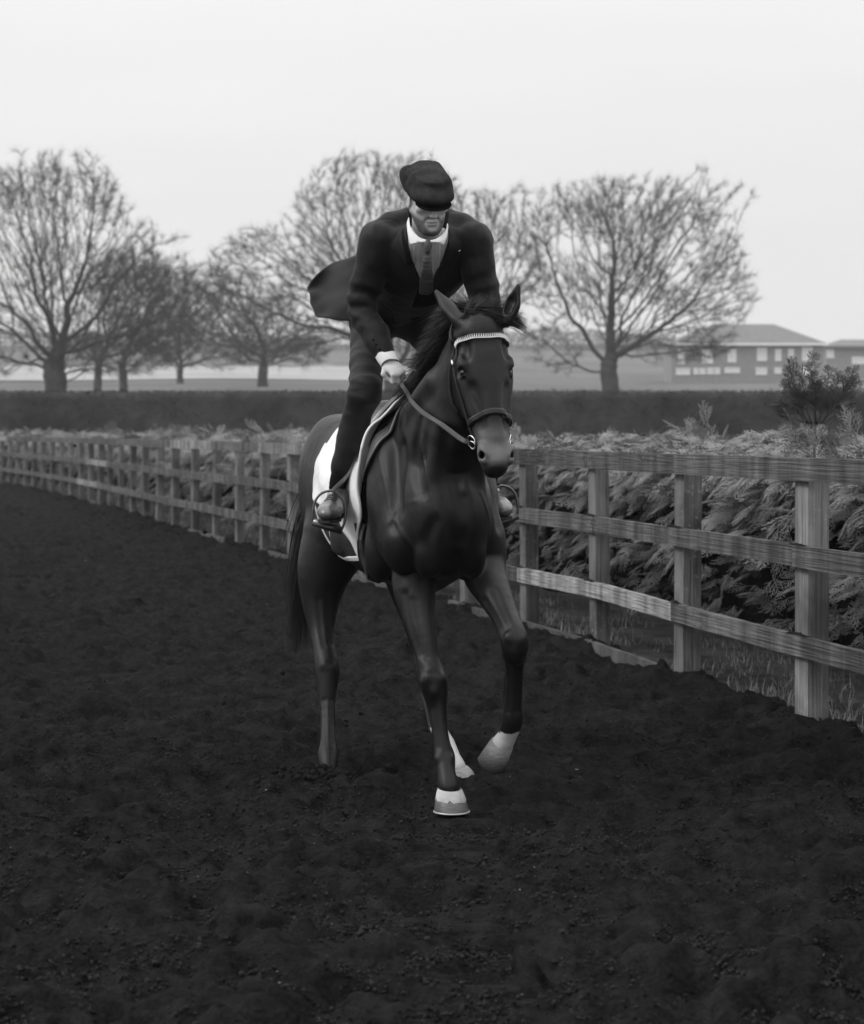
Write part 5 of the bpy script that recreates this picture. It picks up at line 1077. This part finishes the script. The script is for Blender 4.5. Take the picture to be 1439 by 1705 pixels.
# ================================================================== CLIPPED FAR HEDGE
leaf_far = mat('far_hedge_leaf', .024, .9, .05, val2=.048, nscale=.8)
def far_hedge():
    x0, y0, x1, y1 = -34., 80., 40., 76.; n = 520; zt0 = 1.5+67*80/3600; rg = np.random.default_rng(3)
    h = empty('far_hedge', (0, 0, 0), 0, 'long dark clipped hedge crossing the whole view behind the near hedge', 'hedge')
    V = []; F = []; prof = ((-.9, 0), (-.85, .35), (-.75, .9), (-.60, .985), (0, 1.), (.6, .985), (.8, .9), (.9, 0))
    for i in range(n+1):
        u = i/n; x = x0+(x1-x0)*u; y = y0+(y1-y0)*u; zt = 1.5+66.5*y/3600
        for a, b in prof:
            e = mnoise.noise(Vector((x*.8, b*3, a)))*.05+mnoise.noise(Vector((x*3.1, b*9, a)))*.04; V.append((x, y+a+e, b*zt+(e*.6 if b > .5 else 0)))
    for i in range(n):
        for k in range(7): F.append((i*8+k, (i+1)*8+k, (i+1)*8+k+1, i*8+k+1))
    mobj('inner_mass', V, F, leaf_far, h)
    m = 52000; u = rg.uniform(size=m); x = x0+(x1-x0)*u; y = y0+(y1-y0)*u; zt = 1.5+66.5*y/3600; w = rg.uniform(size=m); front = w < .72
    zz = np.where(front, rg.uniform(.15, 1, m)*zt, zt+rg.normal(0, .03, m)); yo = np.where(front, -.9+.12*zz/zt+rg.normal(0, .05, m), rg.uniform(-.8, .8, m))
    c = np.stack([x, y+yo, zz], 1); a = rg.normal(size=(m, 3)); a /= np.linalg.norm(a, axis=1)[:, None]; b = np.cross(a, rg.normal(size=(m, 3))); b /= np.linalg.norm(b, axis=1)[:, None]; s = rg.uniform(.03, .075, m)[:, None]
    V = np.stack([c-a*s, c+b*s*.6, c+a*s], 1).reshape(-1, 3); tag(mobj('foliage', V, np.arange(3*m).reshape(-1, 3), leaf_far, h, False), kind='stuff')
far_hedge()
# ================================================================== NEAR CONIFER HEDGE: feathery sprays scattered over a rounded bank
def spray(seed, n=12, L=.22, wid=.0042):       # one flat frond: stem, side shoots, scale-leaved tips
    rg = np.random.default_rng(seed); V = []; F = []
    def rib(p, q, w0, w1):
        d = q-p; a = np.cross(d, (0, 0, 1.)); a /= np.linalg.norm(a)+1e-9; b = len(V); V.extend([p-a*w0, p+np.array([0, 0, w0*.7]), p+a*w0, q-a*w1, q+np.array([0, 0, w1*.7]), q+a*w1]); F.extend([(b, b+1, b+4, b+3), (b+1, b+2, b+5, b+4)])
    def shoot(p, ang, L_, w, lvl, droop):
        k = n if lvl == 0 else max(3, int(L_/.017)); st = L_/k
        for i in range(k):
            ang += rg.normal()*.07; d = np.array([math.cos(ang), math.sin(ang), -droop*(i/k)**1.2+rg.normal()*.10]); q = p+d*st; rib(p, q, w*(1-.5*i/k), w*(1-.5*(i+1)/k)); p = q
            if i > 0 and ((lvl == 0) or (lvl == 1)):
                s = 1 if i % 2 else -1
                if lvl == 0: shoot(p, ang+s*rg.uniform(.55, .8), (L_*.55*(1-(i/k)**1.5)+.02)*rg.uniform(.7, 1.15), w*.95, 1, droop*1.2)
                else: shoot(p, ang+s*rg.uniform(.5, .75), (L_*.36*(1-i/k)+.014)*rg.uniform(.8, 1.1), w*.9, 2, droop)
    shoot(np.zeros(3), 0, L, wid, 0, .5); return np.array(V), np.array(F)
spray_m = mat('conifer_spray', .12, .75, .10, val2=.28, nscale=3.5, lo=.3, hi=.7)
spray_d = mat('dark_conifer_spray', .05, .75, .12, val2=.075, nscale=3.5)
def scatter(name, tmpl, pts, fwd, up, scl, m, parent):
    """one mesh: the frond (faces) plus loose points; geometry nodes put the frond on every point"""
    tv, tf = tmpl; nT = len(tv); nP = len(pts); me = bpy.data.meshes.new(name); V = np.vstack([tv, pts]).astype(np.float32)
    me.vertices.add(len(V)); me.vertices.foreach_set('co', V.ravel()); me.loops.add(tf.size); me.loops.foreach_set('vertex_index', tf.ravel().astype(np.int32)); me.polygons.add(len(tf)); me.polygons.foreach_set('loop_start', np.arange(0, tf.size, 4, dtype=np.int32)); me.update(calc_edges=True)
    f = fwd/np.linalg.norm(fwd, axis=1)[:, None]; s = np.cross(up, f); s /= np.linalg.norm(s, axis=1)[:, None]+1e-9; u = np.cross(f, s)
    eul = np.array([Matrix(((a[0], b[0], c[0]), (a[1], b[1], c[1]), (a[2], b[2], c[2]))).to_euler('XYZ')[:] for a, b, c in zip(f, s, u)])
    pad = lambda A, w: np.vstack([np.zeros((nT, w)), A.reshape(nP, w)]).astype(np.float32)
    at = me.attributes.new('ispt', 'BOOLEAN', 'POINT'); at.data.foreach_set('value', np.r_[np.zeros(nT, bool), np.ones(nP, bool)])
    at = me.attributes.new('rot', 'FLOAT_VECTOR', 'POINT'); at.data.foreach_set('vector', pad(eul, 3).ravel()); at = me.attributes.new('scl', 'FLOAT', 'POINT'); at.data.foreach_set('value', pad(scl, 1).ravel())
    me.materials.append(m); o = bpy.data.objects.new(name, me); COL.objects.link(o); o.parent = parent
    g = bpy.data.node_groups.new('scatter_'+name, 'GeometryNodeTree'); g.interface.new_socket('Geometry', in_out='INPUT', socket_type='NodeSocketGeometry'); g.interface.new_socket('Geometry', in_out='OUTPUT', socket_type='NodeSocketGeometry')
    N = g.nodes; L = g.links; gi = N.new('NodeGroupInput'); go = N.new('NodeGroupOutput'); se = N.new('GeometryNodeSeparateGeometry'); se.domain = 'POINT'; na = N.new('GeometryNodeInputNamedAttribute'); na.data_type = 'BOOLEAN'; na.inputs['Name'].default_value = 'ispt'
    L.new(gi.outputs[0], se.inputs[0]); L.new(na.outputs['Attribute'], se.inputs['Selection']); mp = N.new('GeometryNodeMeshToPoints'); L.new(se.outputs['Selection'], mp.inputs[0]); ip = N.new('GeometryNodeInstanceOnPoints'); L.new(mp.outputs[0], ip.inputs['Points']); L.new(se.outputs['Inverted'], ip.inputs['Instance'])
    nr = N.new('GeometryNodeInputNamedAttribute'); nr.data_type = 'FLOAT_VECTOR'; nr.inputs['Name'].default_value = 'rot'; ns = N.new('GeometryNodeInputNamedAttribute'); ns.data_type = 'FLOAT'; ns.inputs['Name'].default_value = 'scl'
    L.new(nr.outputs['Attribute'], ip.inputs['Rotation']); L.new(ns.outputs['Attribute'], ip.inputs['Scale']); L.new(ip.outputs[0], go.inputs[0]); md = o.modifiers.new('scatter', 'NODES'); md.node_group = g
    return tag(o, kind='stuff')
hedge = empty('conifer_hedge', (0, 0, 0), 0, 'feathery green conifer hedge with pale flat top growing close behind the timber fence', 'hedge')
def bank(s, th, bump=True):          # hedge surface: th 0 = foot of the face, 1 = top front edge, 2 = back of the top
    p = fpt(s); n = fnr(s); top = 1.385+.05*mnoise.noise(Vector((s*.55, 0, 4)))+.05*mnoise.noise(Vector((s*1.7, 3, 1))); bul = .16*mnoise.noise(Vector((s*1.3, th*2.2, 7)))+.08*mnoise.noise(Vector((s*3.4, th*5, 2)))
    if th < 1: off = .62-.22*math.sin(th*2.2)+bul*-.8; z = .30+th*(top-.38)
    else: off = .45+(th-1)*1.25; z = top-.10+.14*math.sin(min(1, (th-1)*1.6)*1.57)+bul*.45
    q = p+n*off; return np.array([q[0], q[1], z]), n
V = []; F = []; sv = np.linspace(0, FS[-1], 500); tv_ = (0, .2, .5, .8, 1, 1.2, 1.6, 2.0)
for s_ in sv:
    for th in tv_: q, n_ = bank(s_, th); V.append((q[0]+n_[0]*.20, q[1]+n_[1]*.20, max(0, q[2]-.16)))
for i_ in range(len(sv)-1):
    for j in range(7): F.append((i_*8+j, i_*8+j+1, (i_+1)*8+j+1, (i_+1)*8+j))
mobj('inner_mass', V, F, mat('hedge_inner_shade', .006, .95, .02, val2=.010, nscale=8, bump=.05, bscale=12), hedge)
tm = [spray(3), spray(8, 13), spray(15, 17, .27)]
def scat_hedge(cnt, s0, s1, sc0, sc1, layer, pw=1.0):
    out = []
    for _ in range(cnt):
        s_ = s0+(s1-s0)*RNG.uniform()**pw; th = RNG.uniform(0, 2) if RNG.uniform() < .75 else RNG.uniform(.75, 1.6); q, n = bank(s_, th); n3 = np.array([n[0], n[1], 0]); d3 = np.array([*fdir(s_), 0])
        if th < 1: outw = -n3; fw = outw*RNG.uniform(.4, 1.1)+d3*RNG.normal(-.35, .65)+np.array([0, 0, RNG.normal(-.15, .35)]); up = np.array([0, 0, 1])+outw*RNG.uniform(0, .9)+RNG.normal(size=3)*.3
        else: fw = -n3*RNG.normal(.25, .6)+d3*RNG.normal(-.3, .75)+np.array([0, 0, RNG.uniform(-.22, .30)]); up = np.array([0, 0, 1])+RNG.normal(size=3)*.45
        dep = layer*RNG.uniform(-.15, 1); c = q+n3*dep*(th < 1.1)-np.array([0, 0, dep*.5])*(th >= 1) - fw/np.linalg.norm(fw)*.08
        if th < .35 and RNG.uniform() < .45: continue
        if th < .86 and (RNG.uniform() < .25 or mnoise.noise(Vector((s_*2.1, th*4.5, 5))) < -.12): continue
        out.append((c, fw, up, RNG.uniform(sc0, sc1)))
    return out
near_s, far_s = 0.0, PS[1]+16
for k in range(3):
    o = scat_hedge(7600, near_s, far_s, .40, .95, .26); scatter('foliage', tm[k], np.array([a[0] for a in o]), np.array([a[1] for a in o]), np.array([a[2] for a in o]), np.array([a[3] for a in o]), spray_m, hedge)
o = scat_hedge(9000, far_s, FS[-1], 1.0, 1.9, .25, 1.25); scatter('foliage', tm[0], np.array([a[0] for a in o]), np.array([a[1] for a in o]), np.array([a[2] for a in o]), np.array([a[3] for a in o]), spray_m, hedge)
# taller leaders rising out of the top
o = []
for (px, py, Y, n_, hgt, sp) in ((1182, 722, 13.4, 12, .04, .10), (1400, 732, 11.4, 8, .05, .12), (905, 732, 17.6, 4, .02, .10), (430, 718, 28, 6, .03, .25), (290, 716, 34, 6, .05, .25)):
    c = P(px, py, Y)
    for _ in range(n_): o.append((c+np.array([RNG.normal()*sp, RNG.uniform(0, .5), RNG.uniform(-.10, hgt)]), np.array([RNG.normal(-.2, .6), RNG.normal(0, .5), RNG.uniform(.3, 1.1)]), RNG.normal(size=3), RNG.uniform(.45, .85)))
scatter('leaders', tm[1], np.array([a[0] for a in o]), np.array([a[1] for a in o]), np.array([a[2] for a in o]), np.array([a[3] for a in o]), spray_m, hedge)
# dark sapling standing out of the hedge at the right
sap = empty('conifer_sapling', (2.08, 11.75, 0), 0, 'dark upright conifer sapling sticking out of the hedge top at the far right', 'plant'); base = np.array([2.08, 11.75, 0])
mb = MB(); br = []
for k, (px, py, bx_) in enumerate(((1314, 606, 1345), (1312, 640, 1350), (1335, 625, 1352), (1352, 604, 1358), (1358, 640, 1360), (1380, 618, 1362), (1395, 632, 1366), (1415, 622, 1366), (1425, 640, 1372), (1300, 672, 1350), (1330, 660, 1352), (1370, 650, 1360))):
    a = P(bx_, 705, 11.75)-base; b = P(px, py, 11.75+RNG.uniform(-.15, .15))-base; mid = (a+b)/2+np.array([(b[0]-a[0])*.12, 0, -.02]); path = crom([a, mid, b], 7); mb.tube(path, np.linspace(.005, .0015, len(path)), 5)
    for i in range(5, len(path), 1):
        for s_ in (-1, 1): t_ = path[i]-path[i-1]; t_ /= np.linalg.norm(t_); sd_ = np.cross(t_, (0, 1, 0))*s_; br.append((path[i], t_*1.0+sd_*RNG.uniform(.4, .8)+RNG.normal(size=3)*.25, np.array([0, -1, 0])+RNG.normal(size=3)*.6, RNG.uniform(.22, .42)*(1.15-.5*i/len(path))))
mb.tube([(0, 0, 0), (.0, 0, .8), tuple(P(1356, 705, 11.75)-base)], [.016, .012, .007], 6); mb.build('stem', bark_m, sap)
scatter('foliage', spray(21, 12, .22, .0055), np.array([a[0] for a in br]), np.array([a[1] for a in br]), np.array([a[2] for a in br]), np.array([a[3] for a in br]), spray_d, sap)
# ================================================================== GRASS under the hedge, litter, thrown dirt
grass_m = mat('dry_grass', .14, .85, .1, val2=.26, nscale=2.5)
def blades(name, pts, hgt, m, n=4, wid=.0022, lean=.5):
    k = len(pts); az = RNG.uniform(0, 2*math.pi, k); ln = np.abs(RNG.normal(lean, .35, k)); V = np.zeros((k, n, 2, 3)); sd_ = np.stack([-np.sin(az), np.cos(az), 0*az], 1)
    for i in range(n):
        t = i/(n-1); c = pts+np.stack([np.cos(az)*ln*t**1.7, np.sin(az)*ln*t**1.7, t*np.clip(1.15-ln*.55*t, .1, 2)], 1)*hgt[:, None]; w = wid*(1-t*.9); V[:, i, 0] = c-sd_*w; V[:, i, 1] = c+sd_*w
    b = np.arange(k)[:, None]*2*n; F = np.concatenate([np.stack([b[:, 0]+2*i, b[:, 0]+2*i+1, b[:, 0]+2*i+3, b[:, 0]+2*i+2], 1) for i in range(n-1)])
    return mobj(name, V.reshape(-1, 3), F, m, None, False)
pts = []; hg = []
for _ in range(24000):
    s_ = RNG.uniform(0, 1)**1.5*FS[-1]; o_ = RNG.uniform(.10, 1.05); c = .5+.5*mnoise.noise(Vector((s_*1.1, o_*2, 0)))
    if RNG.uniform() > (c-.3)*2.6: continue
    p = fpt(s_)+fnr(s_)*o_; pts.append((p[0], p[1], -.01)); hg.append(RNG.uniform(.03, .10)*(1+s_/60)*(.3+c*1.3))
tag(blades('grass', np.array(pts), np.array(hg), grass_m, 4, .0028, .7), 'pale dry grass growing under the hedge behind the fence', 'grass', kind='stuff')
litter_m = mat('pale_chips', .08, .8, .2, val2=.22, nscale=40)
mb = MB()
for _ in range(200):
    y = 5.2*math.exp(RNG.uniform(0, 1)**1.2*1.9); x = RNG.uniform(-.22, .22)*y
    if x > FXof(y)-.1: continue
    z = float(track_h(np.array([x]), np.array([y]))[0])-.008; s_ = RNG.uniform(.0012, .0042)*(1+.03*y); a = RNG.uniform(0, 3); mb.box((x, y, z), (s_*RNG.uniform(1, 3), s_, s_*.5), a, s_*.25)
tag(mb.build('wood_chips', litter_m, smooth=False), 'scattered pale wood chips on the dark track surface', 'chips', kind='stuff')
clod_m = mat('thrown_dirt', .010, .95, .02, val2=.02, nscale=60, bump=.006, bscale=90)
def lump(name, c, r, lab=None):
    V = []; F = []; n = 9
    for i in range(6):
        for j in range(n): a = math.pi*(i+.5)/6; b = 2*math.pi*j/n; rr = r*(1+.4*mnoise.noise(Vector((a*2+c[0]*9, b, c[1]*7)))); V.append((c[0]+rr*math.sin(a)*math.cos(b), c[1]+rr*math.sin(a)*math.sin(b), c[2]+rr*.9*math.cos(a)))
    for i in range(5):
        for j in range(n): F.append((i*n+j, (i+1)*n+j, (i+1)*n+(j+1) % n, i*n+(j+1) % n))
    F += [tuple(range(n-1, -1, -1)), tuple(5*n+j for j in range(n))]; return V, F
mb = MB()
for _ in range(420):      # crumbly clods of the riding surface
    y = 5.0*math.exp(RNG.uniform(0, 1)**1.3*1.5); x = RNG.uniform(-.24, .24)*y
    if x > FXof(y)-.05: continue
    z = float(track_h(np.array([x]), np.array([y]))[0])-.016; mb.add(*lump('c', (x, y, z), RNG.uniform(.003, .010)))
for _ in range(50): x = RNG.normal(-.43, .15); y = RNG.normal(9.34, .08); mb.add(*lump('c', (x, y, RNG.uniform(.01, .05)), RNG.uniform(.008, .018)))
for _ in range(150): x = RNG.normal(-.43, .11); y = RNG.normal(9.38, .07); mb.add(*lump('c', (x, y, RNG.uniform(0, .035)), RNG.uniform(.003, .010)))
tag(mb.build('dirt_clods', clod_m), 'dark crumbly clods on the track and heaped round the planted hind hoof', 'clods', kind='stuff')
# loose crumbs of the riding surface, one stuff object
k_ = 120000; iy = 1/RNG.uniform(1/26., 1/5.0, k_); ix = RNG.uniform(-.25, .25, k_)*iy; ok_ = (ix < FXof(iy)-.02) & (((ix-.08)/.13)**2+((iy-8.45)/.28)**2 > 1); ix, iy = ix[ok_], iy[ok_]; ok_ = fbm2(ix, iy, 4.5, 31, 3, 1.5)+RNG.normal(0, .25, len(ix)) > -.05; ix, iy = ix[ok_], iy[ok_]
iz = track_h(ix, iy)-.012; flat_ = np.exp(-(((ix-.08)/.14)**2+((iy-8.58)/.16)**2)); iz = iz*(1-flat_)-.01*flat_
cv = np.array([(-1, -1, -.7), (1, -.8, -.8), (.8, 1, -.7), (-.9, .8, -.8), (-.8, -.7, .8), (.7, -.9, .7), (.9, .6, .9), (-.6, .9, .6)], float)*.5; cf = np.array([(0, 3, 2, 1), (4, 5, 6, 7), (0, 1, 5, 4), (1, 2, 6, 5), (2, 3, 7, 6), (3, 0, 4, 7)])
crumb_m = mat('crumb_soil', .016, .95, .03, rand=.60, val2=.020, nscale=60)
cr = scatter('dirt_crumbs', (cv, cf), np.stack([ix, iy, iz], 1), RNG.normal(size=(len(ix), 3)), RNG.normal(size=(len(ix), 3)), RNG.uniform(.003, .011, len(ix))*(1+.4*(RNG.uniform(size=len(ix)) > .93)), crumb_m, None); tag(cr, 'loose dark soil crumbs covering the surface of the track', 'soil crumbs')
mb = MB()
for px, py, Y, r in ((600, 1188, 9.6, .010), (372, 1170, 9.9, .012), (470, 1120, 9.8, .014), (375, 1160, 9.9, .006), (585, 1055, 9.7, .005), (560, 1075, 9.7, .005), (612, 1165, 9.6, .005), (480, 1150, 9.8, .004), (125, 742, 20, .016), (341, 885, 14, .018)): mb.add(*lump('c', P(px, py, Y), r))
tag(mb.build('flying_dirt', clod_m), 'small clods of dirt thrown into the air behind the horse', 'clods', kind='stuff')
# ================================================================== HAZE
HZ = True
if HZ:
    x, y0, y1, z0, z1 = 760, -12, 1000, -3, 34
    mb = MB(); mb.box((0, (y0+y1)/2, (z0+z1)/2), (2*x, y1-y0, z1-z0)); m = bpy.data.materials.new('haze_air'); m.use_nodes = True; t = m.node_tree; t.nodes.clear(); o_ = t.nodes.new('ShaderNodeOutputMaterial'); v = t.nodes.new('ShaderNodeVolumePrincipled'); v.inputs['Color'].default_value = (.97, .97, .97, 1); v.inputs['Density'].default_value = .00032; v.inputs['Anisotropy'].default_value = 0
    t.links.new(v.outputs[0], o_.inputs['Volume']); hz = mb.build('haze', m, smooth=False); tag(hz, kind='stuff')
